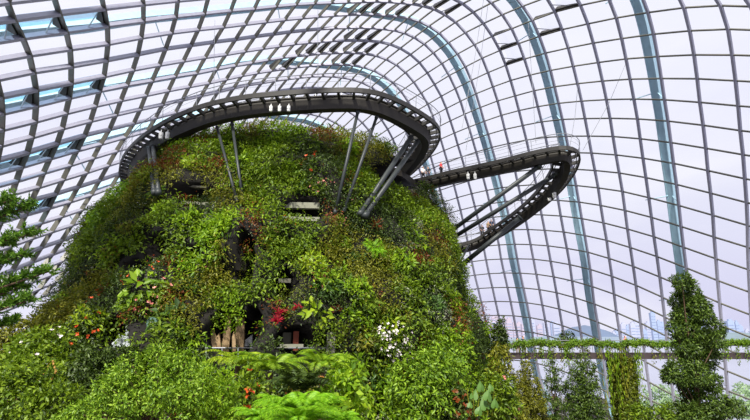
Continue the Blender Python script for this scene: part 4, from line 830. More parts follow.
# ------------------------------------------------------------------ distant skyline, hills; haze is painted into their colours
def skyline():
    r = random.Random(3)
    cols = [mat('pinkish_haze_tower', (172, 162, 176), .9, 0, .04, .01), mat('bluish_haze_tower', (146, 160, 188), .9, 0, .04, .01), mat('lilac_haze_tower', (166, 170, 190), .9, 0, .04, .01)]  # pale pink, blue and lilac tones imitate aerial haze on the towers
    x = 486
    D = 2600
    names = ['pinkish', 'bluish', 'lilac']
    while x < 760:
        w = r.uniform(3.0, 6.5)
        inhill = 556 < x < 610
        hpx = r.uniform(9, 20) if not inhill else r.uniform(4, 12)
        if x < 530: hpx = r.uniform(14, 24)
        if 640 < x < 680: hpx = r.uniform(16, 27)
        c = 0 if x < 522 else r.choice([1, 1, 2, 0])
        if 640 < x: c = r.choice([1, 1, 2])
        X = (x - 375) / F * D; Wm = w / F * D; H = hpx / F * D + EYE
        dist = D + r.uniform(-150, 400)
        root = empty('tower_block', (X * dist / D, dist, -2))
        tag(root, 'hazy %s tower block in the distant skyline, %s' % (names[c], 'left of the dark hill' if x < 556 else 'behind the dark hill' if inhill else 'between the hill and the tall conifer' if x < 672 else 'right of the tall conifer'), 'building', 'distant skyline towers')
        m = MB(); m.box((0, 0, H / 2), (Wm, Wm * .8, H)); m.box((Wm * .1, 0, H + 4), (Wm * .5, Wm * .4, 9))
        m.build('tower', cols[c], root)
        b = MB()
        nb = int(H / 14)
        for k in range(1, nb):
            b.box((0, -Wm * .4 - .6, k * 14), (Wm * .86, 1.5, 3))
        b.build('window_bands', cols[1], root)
        x += w * r.uniform(.85, 1.35)
    def hill(name, x0, x1, hp, D, m, lab):
        n = 60; X0 = (x0 - 375) / F * D; X1 = (x1 - 375) / F * D
        V = []; Fs = []
        for i in range(n):
            for j in range(12):
                t = i / (n - 1); s = j / 11
                env = math.sin(math.pi * min(max(t, 0), 1)) ** .7 * math.sin(math.pi * s)
                h = hp / F * D * env * (1 + .25 * noise.noise(Vector((t * 6, s * 3, D * .01)))) + EYE * env
                V.append((X0 + (X1 - X0) * t - (X0 + X1) / 2, (s - .5) * D * .22, h))
        for i in range(n - 1):
            for j in range(11): Fs.append((i * 12 + j, (i + 1) * 12 + j, (i + 1) * 12 + j + 1, i * 12 + j + 1))
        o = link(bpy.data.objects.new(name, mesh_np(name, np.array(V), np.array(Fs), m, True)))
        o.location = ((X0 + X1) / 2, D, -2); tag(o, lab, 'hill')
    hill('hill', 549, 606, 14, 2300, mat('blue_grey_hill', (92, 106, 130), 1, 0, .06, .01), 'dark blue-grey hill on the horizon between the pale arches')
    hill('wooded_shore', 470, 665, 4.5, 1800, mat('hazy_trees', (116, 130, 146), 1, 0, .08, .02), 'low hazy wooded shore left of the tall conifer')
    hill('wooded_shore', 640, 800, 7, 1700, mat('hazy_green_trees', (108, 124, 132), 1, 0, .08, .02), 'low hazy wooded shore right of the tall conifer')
skyline()

# ------------------------------------------------------------------ leaves
def unit(v): return v / np.maximum(np.linalg.norm(v, axis=-1, keepdims=True), 1e-9)
def leaves_arr(P, D, UP, L, W, fold=.18, droop=.15):
    """P base points, D direction, UP leaf normal; returns V,F of folded four-point leaves"""
    n = len(P)
    D = unit(D); S = unit(np.cross(D, UP)); U = np.cross(S, D)
    L = np.broadcast_to(L, n)[:, None]; W = np.broadcast_to(W, n)[:, None]
    mid = P + D * L * .45 + U * W * fold
    V = np.empty((n, 4, 3))
    V[:, 0] = P; V[:, 1] = mid + S * W * .5; V[:, 2] = P + D * L - U * L * droop; V[:, 3] = mid - S * W * .5
    b = np.arange(n)[:, None] * 4
    Fc = np.concatenate([b + [0, 1, 2], b + [0, 2, 3]])
    return V.reshape(-1, 3), Fc
def merge(parts):
    Vs, Fs, o = [], [], 0
    for V, Fc in parts:
        Vs.append(V); Fs.append(Fc + o); o += len(V)
    return np.concatenate(Vs), np.concatenate(Fs)
def rand_dir(n, rng): return unit(rng.standard_normal((n, 3)))
def cluster_leaves(C, Nrm, R, k, L, W, rng, droop=.2, upmix=.5, spread=.9):
    """k leaves per cluster on the outward half of a ball"""
    n = len(C)
    C = np.repeat(C, k, 0); Nr = np.repeat(Nrm, k, 0); R = np.repeat(np.broadcast_to(R, n), k)[:, None]
    d = rand_dir(n * k, rng)
    s = (d * Nr).sum(1, keepdims=True)
    d = unit(np.where(s < -.15, d - 2 * s * Nr, d))
    P = C + d * R * rng.uniform(.35, 1, (n * k, 1))
    D = unit(d * spread + rng.standard_normal((n * k, 3)) * .55 + np.array([0, 0, -droop]))
    up = unit(Nr * .6 + np.array([0, 0, upmix]) + rng.standard_normal((n * k, 3)) * .35)
    l = L * rng.uniform(.65, 1.3, n * k)
    return leaves_arr(P, D, up, l, l * W)
def frond(rng, az, el, L, n, pl, droop=1.2, base=(0, 0, 0), wide=.22):
    """a feather of leaflets along a drooping rachis"""
    t = np.linspace(.08, 1, n)
    h = np.array([math.cos(az), math.sin(az), 0])
    ang = el - droop * t ** 1.3
    step = np.diff(np.r_[0, t])[:, None] * L
    seg = np.cos(ang)[:, None] * h + np.sin(ang)[:, None] * np.array([0, 0, 1.])
    P = np.array(base) + np.cumsum(seg * step, 0)
    side = np.array([-math.sin(az), math.cos(az), 0])
    up = unit(np.cross(seg, side)); up = np.where(up[:, 2:3] < 0, -up, up)
    ln = pl * np.sin(np.pi * (t * .86 + .12)) ** .7
    parts = []
    for sg in (-1, 1):
        D = side * sg + seg * .35 + np.array([0, 0, -.18])
        parts.append(leaves_arr(P, D, up, ln, np.maximum(ln * wide, .015), .1, .15))
    return merge(parts)

def shrub_mesh(name, seed, m, k=170, L=.30, W=.42, R=1.0, droop=.2, flat=.8):
    rng = np.random.default_rng(seed)
    nc = 22
    d = rand_dir(nc, rng); d[:, 2] = np.abs(d[:, 2]) * .9 + .05; d = unit(d)
    C = d * R * rng.uniform(.35, .8, (nc, 1)) * np.array([1, 1, flat])
    V, Fc = cluster_leaves(C, d, R * .38, k // nc + 4, L, W, rng, droop)
    return mesh_np(name, V, Fc, m)
def fern_mesh(name, seed, m, fr=13, n=15, pl=.34, L=1.3, el=1.1, droop=1.7, wide=.2):
    rng = np.random.default_rng(seed)
    return mesh_np(name, *merge([frond(rng, 2 * math.pi * (i + rng.uniform(-.3, .3)) / fr, el * rng.uniform(.65, 1.1), L * rng.uniform(.75, 1.1), n, pl, droop, wide=wide) for i in range(fr)]), m)
def rosette_mesh(name, seed, m, n=26, L=.9, W=.13, el=(.3, 1.3)):
    rng = np.random.default_rng(seed)
    az = rng.uniform(0, 2 * math.pi, n); e = rng.uniform(el[0], el[1], n)
    D = np.stack([np.cos(az) * np.cos(e), np.sin(az) * np.cos(e), np.sin(e)], 1)
    up = np.stack([-np.cos(az) * np.sin(e), -np.sin(az) * np.sin(e), np.cos(e)], 1)
    return mesh_np(name, *leaves_arr(np.zeros((n, 3)), D, up, L * rng.uniform(.7, 1.1, n), L * W, .2, .3), m)
def broad_mesh(name, seed, m, n=34, L=.6, W=.5, R=.9):
    rng = np.random.default_rng(seed)
    d = rand_dir(n, rng); d[:, 2] = np.abs(d[:, 2]); d = unit(d)
    P = d * R * rng.uniform(.4, 1, (n, 1))
    D = unit(d + np.array([0, 0, -.5]) + rng.standard_normal((n, 3)) * .3)
    return mesh_np(name, *leaves_arr(P, D, unit(d + np.array([0, 0, .6])), L * rng.uniform(.7, 1.2, n), L * W * 1.0, .2, .25), m)
def blossom_mesh(name, seed, m, n=60, R=1.0, s=.13, flat=.8):
    rng = np.random.default_rng(seed)
    d = rand_dir(n, rng); d[:, 2] = np.abs(d[:, 2]) * .8 + .1; d = unit(d)
    C = d * R * rng.uniform(.55, 1.25, (n, 1)) * np.array([1, 1, flat]) + rng.normal(0, .12, (n, 3))
    parts = []
    for k in range(5):
        a = rand_dir(n, rng); D = unit(np.cross(d, a) + d * .5)
        parts.append(leaves_arr(C, D, d, s, s * .8, .1, .1))
    return mesh_np(name, *merge(parts), m)
def strand_mesh(name, seed, m, L=2.4, n=60, s=.14, spread=.12):
    rng = np.random.default_rng(seed)
    t = rng.uniform(0, 1, n)
    P = np.stack([rng.normal(0, spread, n), rng.normal(0, spread, n), -t * L], 1)
    D = rand_dir(n, rng) + np.array([0, 0, -.7])
    return mesh_np(name, *leaves_arr(P, D, rand_dir(n, rng), s * rng.uniform(.7, 1.3, n), s * .6), m)

# ------------------------------------------------------------------ cover of small plants on the mountain wall (nobody could count these leaves)
def build_cover():
    rng = np.random.default_rng(11)
    nph, nz = len(MROWS[0]), len(MROWS)
    R = np.array([[tuple(p) for p in r] for r in MROWS])
    pts, nrm, px_, = [], [], []
    tries = 42000
    ii = rng.uniform(0, nph, tries); jj = rng.uniform(22, nz - 2, tries)
    i0 = ii.astype(int); j0 = jj.astype(int); fi = (ii - i0)[:, None]; fj = (jj - j0)[:, None]
    a = R[j0, i0]; b = R[j0, (i0 + 1) % nph]; c = R[j0 + 1, i0]; d = R[j0 + 1, (i0 + 1) % nph]
    P = (a * (1 - fi) + b * fi) * (1 - fj) + (c * (1 - fi) + d * fi) * fj
    Nn = unit(np.cross(b - a, c - a)); 
    out = P - np.array([-10, 50, 0]); out[:, 2] = 0
    s = np.sign((Nn * unit(out)).sum(1, keepdims=True)); s[s == 0] = 1
    Nn = Nn * s
    # keep what can be seen from in front or from a step aside
    view = unit(P - np.array([0, 0, EYE]))
    keep = ((Nn * view).sum(1) < .35) & (P[:, 1] < 60)
    dd = P[:, 1] * CP + (P[:, 2] - EYE) * SP
    px = 375 + F * P[:, 0] / dd; py = 210 - F * (-P[:, 1] * SP + (P[:, 2] - EYE) * CP) / dd
    cave = np.zeros(len(P), bool)
    for cx, cy, rx, ry, dep in CAVES:
        cave |= ((px - cx) / (rx + 3)) ** 2 + ((py - cy + 1) / (ry + 4)) ** 2 < 1.0
    keep &= ~cave
    P, Nn, px, py = P[keep], Nn[keep], px[keep], py[keep]
    f = []
    for k in range(7):
        o = Vector((k * 13.1, k * 7.7, k * 3.3))
        f.append([noise.noise(Vector(tuple(p)) * (.20 if k < 5 else .5) + o) for p in P])
    f = np.array(f)
    bias = np.array([.14, .14, .03, .09, -.10, -.05, -.12])[:, None]
    f = f + bias + rng.normal(0, .07, f.shape)
    # left shoulder carries mossy creepers, right flank small dark and silvery leaves, lower right a bright patch
    f[4] += np.where((px < 240) & (py < 300) & (py > 190), .28, 0)
    f[6] += np.where((px > 400) & (py > 180) , .10, 0)
    f[2] += np.where((px > 380) & (px < 470) & (py > 330), .30, 0)
    f[5] += np.where(py < 200, .07, 0)
    f[1] += np.where((px > 395) & (py < 330), .12, 0)
    sp = f.argmax(0)
    #      name, material, radius, count, leaf length, width ratio, droop, label
    kinds = [('leafy_ground_cover', L_MID, .55, 13, .26, .42, .3, 'mid green leafy plants crowding all over the mountain wall'),
             ('dark_ground_cover', L_DARK, .5, 15, .17, .5, .2, 'dark small-leaved creepers between the brighter plants of the mountain wall'),
             ('bright_ground_cover', L_BRIGHT, .6, 12, .32, .36, .35, 'bright green pointed-leaved plants in patches on the mountain wall'),
             ('olive_ground_cover', L_OLIVE, .55, 14, .22, .4, .25, 'olive green bushy plants in patches on the mountain wall'),
             ('mossy_creeper', L_MOSS, .42, 20, .12, .6, .5, 'fine mossy creeper draped over the left shoulder of the mountain'),
             ('rusty_ground_cover', L_RUST, .5, 13, .20, .38, .3, 'rusty red-leaved plants scattered over the mountain wall'),
             ('silvery_ground_cover', L_GREYP, .5, 13, .17, .45, .2, 'silvery grey-leaved plants scattered over the mountain wall')]
    for k, (nm, m, r, cnt, L, W, dr, lab) in enumerate(kinds):
        q = sp == k
        if not q.any(): continue
        C = P[q] + Nn[q] * rng.uniform(-.1, .75, (q.sum(), 1))
        # every cluster hangs a little outward, with an upward lean
        n2 = unit(Nn[q] + np.array([0, 0, .45]))
        V, Fc = cluster_leaves(C, n2, r * rng.uniform(.7, 1.4, q.sum()), cnt, L, W, rng, dr)
        tag(link(bpy.data.objects.new(nm, mesh_np(nm, V, Fc, m))), lab, 'plants', kind='stuff')
build_cover()

# ------------------------------------------------------------------ single plants on the mountain
PROTO = {}
for s in range(3):
    PROTO['shrub', s] = [('foliage', shrub_mesh('shrub_foliage', 20 + s, (L_MID, L_BLUE, L_OLIVE)[s]))]
    PROTO['bright shrub', s] = [('foliage', shrub_mesh('bright_foliage', 30 + s, (L_BRIGHT, L_YELLOW, L_BRIGHT)[s], 150, .36, .4))]
    PROTO['fern', s] = [('fronds', fern_mesh('fern_fronds', 40 + s, (L_BRIGHT, L_MID, L_FERN)[s]))]
    PROTO['broad', s] = [('foliage', broad_mesh('broad_foliage', 50 + s, (L_BRIGHT, L_BLUE, L_YELLOW)[s]))]
    PROTO['rosette', s] = [('leaves', rosette_mesh('rosette_leaves', 60 + s, (L_RUST, L_RED, L_OLIVE)[s]))]
    PROTO['flower', s] = [('foliage', shrub_mesh('flower_foliage', 70 + s, (L_DARK, L_MID, L_DARK)[s], 150, .22)), ('blossoms', blossom_mesh('blossoms', 80 + s, (L_ORANGE, L_PINK, L_WHITE)[s], (9, 22, 150)[s], 1.0, (.15, .13, .09)[s]))]
    PROTO['hanging', s] = []
    for j in range(7):
        me = strand_mesh('strand', 90 + s * 10 + j, (L_MID, L_MOSS, L_BRIGHT)[s], 2.0 + .6 * math.sin(j * 2.3), 60, .17)
        me.transform(Matrix.Translation(((j - 3) * .33, .1 * math.sin(j * 3), 0)))
        PROTO['hanging', s].append(('strand', me))
first = {}
def plant(kind, s, loc, scale, lean, name, label, cat, group=None, rz=None):
    root = empty(name, loc)
    z = Vector(lean).normalized()
    q = z.to_track_quat('Z', 'Y').to_matrix().to_4x4() @ Matrix.Rotation(random.uniform(0, 6.28) if rz is None else rz, 4, 'Z')
    root.matrix_world = Matrix.Translation(loc) @ q @ Matrix.Scale(scale, 4)
    for pn, me in PROTO[kind, s]:
        o = bpy.data.objects.new(pn, me); COL.objects.link(o); o.parent = root
    return tag(root, label, cat, group)
def zone(px, py):
    h = 'left' if px < 190 else 'middle' if px < 340 else 'right'
    v = 'upper' if py < 190 else 'central' if py < 275 else 'lower'
    return v, h
KL = {('shrub', 0): ('shrub', 'mid green small-leaved shrub', 'shrub'), ('shrub', 1): ('shrub', 'blue-green small-leaved shrub', 'shrub'), ('shrub', 2): ('shrub', 'olive green small-leaved shrub', 'shrub'),
      ('bright shrub', 0): ('shrub', 'bright green shrub with pointed leaves', 'shrub'), ('bright shrub', 1): ('shrub', 'yellow-green shrub with pointed leaves', 'shrub'), ('bright shrub', 2): ('shrub', 'bright green dense bush', 'shrub'),
      ('fern', 0): ('fern', 'bright arching fern', 'fern'), ('fern', 1): ('fern', 'mid green arching fern', 'fern'), ('fern', 2): ('fern', 'vivid lime green fern', 'fern'),
      ('broad', 0): ('broadleaf_plant', 'bright plant with large drooping leaves', 'plant'), ('broad', 1): ('broadleaf_plant', 'bluish plant with large drooping leaves', 'plant'), ('broad', 2): ('broadleaf_plant', 'yellow-green plant with large drooping leaves', 'plant'),
      ('rosette', 0): ('bromeliad', 'rusty rosette bromeliad', 'bromeliad'), ('rosette', 1): ('bromeliad', 'crimson rosette bromeliad', 'bromeliad'), ('rosette', 2): ('bromeliad', 'olive spiky rosette plant', 'bromeliad'),
      ('flower', 0): ('flowering_shrub', 'dark shrub with orange blossoms', 'flowering shrub'), ('flower', 1): ('flowering_shrub', 'green shrub with pink blossoms', 'flowering shrub'), ('flower', 2): ('flowering_shrub', 'dark shrub with white blossoms', 'flowering shrub'),
      ('hanging', 0): ('hanging_vine', 'curtain of hanging green vines', 'vine'), ('hanging', 1): ('hanging_vine', 'curtain of mossy hanging vines', 'vine'), ('hanging', 2): ('hanging_vine', 'curtain of bright hanging vines', 'vine')}
def scatter():
    r = random.Random(5)
    n = 0
    for gy in range(112, 420, 15):
        for gx in range(40, 516, 19):
            px = gx + r.uniform(-9, 9); py = gy + r.uniform(-7, 7)
            p, nn = hit(px, py)
            if p is None or p.z < 8: continue
            if any(((px - c[0]) / (c[2] + 12)) ** 2 + ((py - c[1] - 2) / (c[3] + 12)) ** 2 < 1 for c in CAVES): continue
            if r.random() < .32: continue
            w = [('shrub', 0, 2.4), ('shrub', 1, 2), ('shrub', 2, 2), ('bright shrub', 0, 2.2), ('bright shrub', 1, 1.6), ('bright shrub', 2, 1.6), ('fern', 0, 1.6), ('fern', 1, 1.6), ('fern', 2, .8),
                 ('broad', 0, 1.2), ('broad', 1, .9), ('broad', 2, .7), ('rosette', 0, .9), ('rosette', 2, .8), ('flower', 0, .5), ('flower', 1, .3), ('hanging', 0, .7), ('hanging', 1, .5)]
            tot = sum(t[2] for t in w); u = r.uniform(0, tot)
            for k, s, ww in w:
                u -= ww
                if u <= 0: break
            nm, lab, cat = KL[k, s]; v, h = zone(px, py)
            size = r.uniform(.7, 1.25) * (1.0 if k != 'rosette' else .8)
            lean = (nn.x * .8, nn.y * .8, .75) if k != 'hanging' else (0, 0, 1)
            loc = p + nn * (.15 if k != 'hanging' else .7)
            rz = None if k != 'hanging' else math.atan2(nn.x, -nn.y)
            plant(k, s, loc, size, lean, nm, '%s on the %s %s part of the planted mountain' % (lab, v, h), cat, '%s on the %s %s mountain' % (cat, v, h), rz); n += 1
    return n
print('plants', scatter())
def special(px, py, k, s, size, nm, lab, cat, lift=.3, up=.8):
    p, nn = hit(px, py)
    if p is None: return
    return plant(k, s, p + nn * lift, size, (nn.x, nn.y, up) if k != 'hanging' else (0, 0, 1), nm, lab, cat, None, None if k != 'hanging' else math.atan2(nn.x, -nn.y))
special(385, 343, 'flower', 2, 1.3, 'flowering_shrub', 'large dark shrub dotted with white blossoms low on the right face of the mountain', 'flowering shrub')
special(396, 352, 'flower', 2, .9, 'flowering_shrub', 'smaller white-blossomed shrub touching the large white one', 'flowering shrub')
special(157, 301, 'flower', 1, 1.2, 'flowering_shrub', 'pink-blossomed shrub above the slate boulder', 'flowering shrub')
special(276, 318, 'rosette', 1, .6, 'bromeliad', 'deep crimson bromeliad right of the driftwood opening, upper of two', 'bromeliad', .6)
special(278, 329, 'rosette', 1, .55, 'bromeliad', 'deep crimson bromeliad right of the driftwood opening, lower of two', 'bromeliad', .7)
special(300, 315, 'rosette', 1, .4, 'bromeliad', 'tiny crimson bromeliad between the driftwood opening and the pale pillar', 'bromeliad', .7)
special(308, 128, 'rosette', 0, 1.1, 'bromeliad', 'orange-tipped spiky rosette just under the front of the ring', 'bromeliad', .5)
special(350, 203, 'flower', 1, .5, 'flowering_shrub', 'small pink-blossomed shrub between the two leaning struts', 'flowering shrub')
special(293, 251, 'flower', 0, .5, 'flowering_shrub', 'small shrub with one orange blossom cluster under the balcony', 'flowering shrub')
special(285, 228, 'flower', 0, .6, 'flowering_shrub', 'orange-blossomed shrub just under the left end of the balcony', 'flowering shrub')
special(268, 231, 'flower', 1, .5, 'flowering_shrub', 'pink-blossomed shrub left of and below the balcony', 'flowering shrub')
for x, y, w in ((160, 268, 'right of the branch by the left cave'), (157, 272, 'just under the left cave branch'), (193, 269, 'between the left cave and the dark cleft'), (133, 285, 'below the left cave branch')):
    special(x, y, 'flower', 0, .55, 'flowering_shrub', 'small shrub with orange blossoms ' + w, 'flowering shrub')
for x, y, s, w in ((222, 300, 0, 'left'), (240, 300, 2, 'right')):
    special(x, y, 'hanging', s, 1.0, 'hanging_vine', 'curtain of vines over the driftwood opening, %s one' % w, 'vine', 1.2)
special(322, 326, 'hanging', 0, .9, 'hanging_vine', 'curtain of vines hanging just left of the pale pillar', 'vine', .9)
special(350, 322, 'hanging', 1, 1.3, 'hanging_vine', 'long mossy curtain of vines right of the pale pillar', 'vine', .6)
special(312, 318, 'broad', 2, .9, 'broadleaf_plant', 'yellow-green large-leaved plant above the window wall', 'plant', .5)

# big heart-shaped leaves at lower right
def heart_leaf(s=1.0):
    m = MB(); pts = []
    n = 18
    for i in range(n):
        t = 2 * math.pi * i / n
        x = 16 * math.sin(t) ** 3 / 17.0; y = (13 * math.cos(t) - 5 * math.cos(2 * t) - 2 * math.cos(3 * t) - math.cos(4 * t)) / 17.0
        pts.append((x * s * .45, -y * s * .62, -.12 * abs(x) * s))
    m.add([(0, 0, .05 * s)] + pts, [(0, i + 1, (i + 1) % n + 1) for i in range(n)])
    return m
root = empty('arum_plant', at_y(480, 395, 24.3)); tag(root, 'plant with big pale heart-shaped leaves at the lower right foot of the mountain', 'plant')
L_HEART = leaf_mat('heart_leaf', [(74, 112, 44), (100, 138, 62), (66, 104, 38)])
for i, (x, y, s) in enumerate(((474, 395, .8), (481, 387, .8), (488, 396, .9), (485, 404, 1.0), (495, 404, .75), (479, 411, .7), (491, 388, .6), (470, 405, .5))):
    p = at_y(x, y, 24.2 - .12 * (i % 3))
    me = heart_leaf(s * .62).data('heart_leaf', L_HEART)
    o = bpy.data.objects.new('leaf', me); COL.objects.link(o); o.parent = root
    o.matrix_local = Matrix.Translation(p - root.location) @ Matrix.Rotation(math.radians(62 + (i * 17) % 23), 4, 'X') @ Matrix.Rotation(math.radians((i * 47) % 50 - 25), 4, 'Y') @ Matrix.Rotation(math.radians((i * 31) % 50 - 25), 4, 'Z')
m = MB()
for i in range(6): m.tube([(.2 * i - .5, 0, -.9), (.25 * i - .6, -.1, .3)], .02, 5)
m.build('stems', L_OLIVE, root)

# ------------------------------------------------------------------ trees and bushes standing on the ground
def crown_leaves(blobs, dens, L, W, rng, clr=.45, k=14, droop=.2, upmix=.5):
    """blobs: (centre, (rx,ry,rz)); clusters over every blob surface"""
    Cs, Ns = [], []
    for c, r in blobs:
        r = np.array(r, float); area = 4 * math.pi * (r[0] * r[1] + r[1] * r[2] + r[0] * r[2]) / 3
        n = max(4, int(area * dens)); d = rand_dir(n, rng)
        Cs.append(np.array(c) + d * r * rng.uniform(.55, 1.08, (n, 1))); Ns.append(unit(d / r))
    return cluster_leaves(np.concatenate(Cs), np.concatenate(Ns), clr, k, L, W, rng, droop, upmix)
def bush(name, lab, cat, base, blobs, m, dens=5, L=.16, W=.45, clr=.3, k=14, seed=1, group=None, trunk=True, flowers=None, droop=.2):
    rng = np.random.default_rng(seed)
    base = Vector(base); root = empty(name, base); tag(root, lab, cat, group)
    bl = [((Vector(c) - base)[:], r) for c, r in blobs]
    V, Fc = crown_leaves(bl, dens, L, W, rng, clr, k, droop)
    link(bpy.data.objects.new('foliage', mesh_np('foliage', V, Fc, m)), root)
    if trunk:
        mb = MB()
        top = max(bl, key=lambda b: b[0][2])[0]
        tp = Vector(top)
        tp = tp * .82 + Vector((0, .12, 0)); mb.tube([Vector((0, 0, -.3)), Vector((tp.x * .35, tp.y * .3 + .1, tp.z * .35)), Vector((tp.x * .5 + .15, tp.y * .6 + .1, tp.z * .7)), tp], .07 + .008 * tp.z, 7, .02)
        mb.build('trunk', M_BARK, root, True)
        mb = MB()
        for c, r in bl:
            c = Vector(c)
            s = Vector((tp.x * .3, tp.y * .3, max(c.z - .6 * abs(r[0]), .3) * .8))
            mb.tube([s, c], .045, 5, .015)
        mb.build('branches', M_BARK, root)
    if flowers:
        fm, n, s = flowers
        P, D = [], []
        for c, r in bl:
            d = rand_dir(max(2, n // len(bl)), rng); d[:, 1] = -np.abs(d[:, 1]); P.append(np.array(c) + d * np.array(r) * 1.12); D.append(d)
        P = np.concatenate(P); D = np.concatenate(D)
        parts = [leaves_arr(P, unit(np.cross(D, rand_dir(len(P), rng)) + D * .4), D, s, s * .8) for _ in range(5)]
        link(bpy.data.objects.new('blossoms', mesh_np('blossoms', *merge(parts), fm)), root)
    return root
def pb(px, py, y, rx, ry=None, rz=None):
    """blob centred on a pixel at depth y, radii in pixels"""
    c = at_y(px, py, y); s = y / F * 1.0
    return (c, (rx * s, (ry or rx) * s, (rz or rx) * s))
def gbase(c): return (c[0], c[1], terrain_h(c[0], c[1]))

L_FORE = leaf_mat('shrub_leaf', [(70, 104, 14), (108, 144, 24), (150, 180, 50), (88, 124, 18)], .3)
# bright yellow-green shrubs in the left foreground
Gf = None
rb = random.Random(12)
def cloud(px0, px1, topfn, y, n, rr):
    out = []
    for i in range(n):
        px = rb.uniform(px0, px1); t = topfn(px); py = t + rr * .8 + rb.random() ** 1.3 * (428 - t)
        out.append(pb(px, py, y + rb.uniform(-.9, .9) - (py - t) * .02, rr * rb.uniform(.6, 1.15)))
    return out
top1 = lambda x: float(np.interp(x, [62, 85, 110, 130, 155, 180, 200, 222, 240], [418, 392, 372, 356, 347, 344, 358, 370, 392]))
bush('foreground_shrub', 'large bright yellow-green shrub filling the left foreground', 'shrub', gbase((-6.3, 15.0)), cloud(62, 200, top1, 15, 70, 9.5), L_FORE, 22, .105, .42, .15, 15, 3, droop=.35)
bush('foreground_shrub', 'bright green shrub right of the yellow-green one and left of the ferns', 'shrub', gbase((-4.6, 15.3)), cloud(198, 236, lambda x: 362 + abs(x - 212) * .6, 15.4, 22, 10), L_BRIGHT, 22, .11, .42, .15, 14, 4, droop=.35)
# darker bushes at the far left
bush('leafy_bush', 'dark green bush low at left with scattered white blossoms', 'bush', gbase((-18.5, 29)),
     [pb(55, 350, 29, 34, 34, 20), pb(88, 345, 30, 26, 26, 20), pb(30, 372, 27, 32, 32, 20), pb(70, 385, 26, 36, 36, 22)], L_MID, 7, .26, .5, .4, 14, 5, flowers=(L_WHITE, 26, .14))
bush('leafy_bush', 'olive bush at the left edge under the conifer branches', 'bush', gbase((-24, 32)),
     [pb(5, 348, 32, 22, 22, 14), pb(28, 334, 32, 22, 22, 14), pb(-8, 372, 31, 24, 24, 20), pb(60, 318, 33, 20, 20, 14)], L_OLIVE, 7, .24, .5, .4, 14, 6)
bush('leafy_bush', 'mid-green bush at the left edge of the frame near the bottom', 'bush', gbase((-14, 20)),
     [pb(28, 374, 21, 22, 22, 14), pb(8, 400, 20, 26, 26, 20), pb(52, 408, 19.5, 26, 26, 18)], L_MID, 12, .2, .5, .3, 14, 7)
bush('leafy_bush', 'dark green bush low between the left bushes and the bright shrub', 'bush', gbase((-13.6, 24)),
     [pb(98, 372, 25, 24, 24, 18), pb(118, 362, 26, 18, 18, 12), pb(84, 398, 24, 24, 24, 16)], L_DARK, 10, .2, .5, .34, 14, 8)
# twisted pale vine
m = MB(); P = [at_y(x, y, 24.0) for x, y in ((34, 388), (42, 376), (48, 368), (52, 358), (56, 372), (50, 382), (40, 384))]
m.tube([p - P[0] for p in P], .05, 6); o = m.build('twisted_vine', mat('tan_vine', (188, 140, 70), .7, 0, .1)); o.location = P[0]; tag(o, 'bare tan twisted vine showing among the left bushes', 'vine')

# tree ferns and ferns in the middle foreground
def bigfern(name, lab, base, crown, m, fr, n, pl, L, el, droop, seed, wide=.2, trunk=True, cat='fern'):
    root = empty(name, base); tag(root, lab, cat)
    c = Vector(crown) - Vector(base)
    o = bpy.data.objects.new('fronds', fern_mesh('fronds', seed, m, fr, n, pl, L, el, droop, wide)); COL.objects.link(o); o.parent = root; o.location = c
    rng = random.Random(seed); mb = MB()
    if trunk:
        mb.tube([(0, 0, -.3), c * .5 + Vector((.1, 0, 0)), c], .16, 8, .11); mb.build('trunk', M_BARK, root, True)
    return root
c = at_y(270, 372, 19); bigfern('tree_fern', 'tall tree fern with wide spreading fronds below the driftwood opening', gbase(c), c, L_BRIGHT, 16, 34, .42, 1.9, 1.0, 1.7, 101, .13)
c = at_y(322, 368, 20); bigfern('tree_fern', 'tree fern with darker spreading fronds below the pale pillar', gbase(c), c, L_BRIGHT, 15, 30, .4, 1.6, 1.1, 1.8, 102, .13)
c = at_y(300, 416, 11); bigfern('lime_fern', 'vivid lime green fern at the bottom centre edge', gbase(c), c, L_FERN, 22, 36, .26, 1.1, 1.25, 1.9, 103, .11)
c = at_y(262, 424, 11.5); bigfern('lime_fern', 'vivid lime green fern at the bottom edge, left of the central one', gbase(c), c, L_FERN, 18, 30, .22, .85, 1.2, 1.8, 104, .11)
c = at_y(338, 426, 11.5); bigfern('lime_fern', 'vivid lime green fern at the bottom edge, right of the central one', gbase(c), c, L_FERN, 18, 30, .22, .75, 1.2, 1.8, 105, .11)
c = at_y(300, 392, 16); bigfern('leafy_fern', 'dark leathery fern with strap fronds behind the lime ferns', gbase(c), c, L_DARK, 16, 14, .4, 1.5, 1.2, 1.4, 106, .3)
c = at_y(238, 366, 20); bigfern('tree_fern', 'small tree fern at the left of the fern group beside the bright shrub', gbase(c), c, L_YELLOW, 14, 28, .38, 1.7, 1.0, 1.7, 107, .13)
c = at_y(278, 410, 13); bigfern('lime_fern', 'vivid lime green fern rising behind the bottom left lime fern', gbase(c), c, L_FERN, 18, 32, .22, .9, 1.25, 1.9, 108, .11)
c = at_y(322, 412, 13.5); bigfern('lime_fern', 'vivid lime green fern rising behind the bottom right lime fern', gbase(c), c, L_FERN, 18, 32, .22, .85, 1.25, 1.9, 109, .11)
c = at_y(300, 432, 10); bigfern('lime_fern', 'vivid lime green fern cut by the bottom edge, nearest of the group', gbase(c), c, L_FERN, 20, 32, .24, 1.0, 1.3, 1.8, 110, .11)
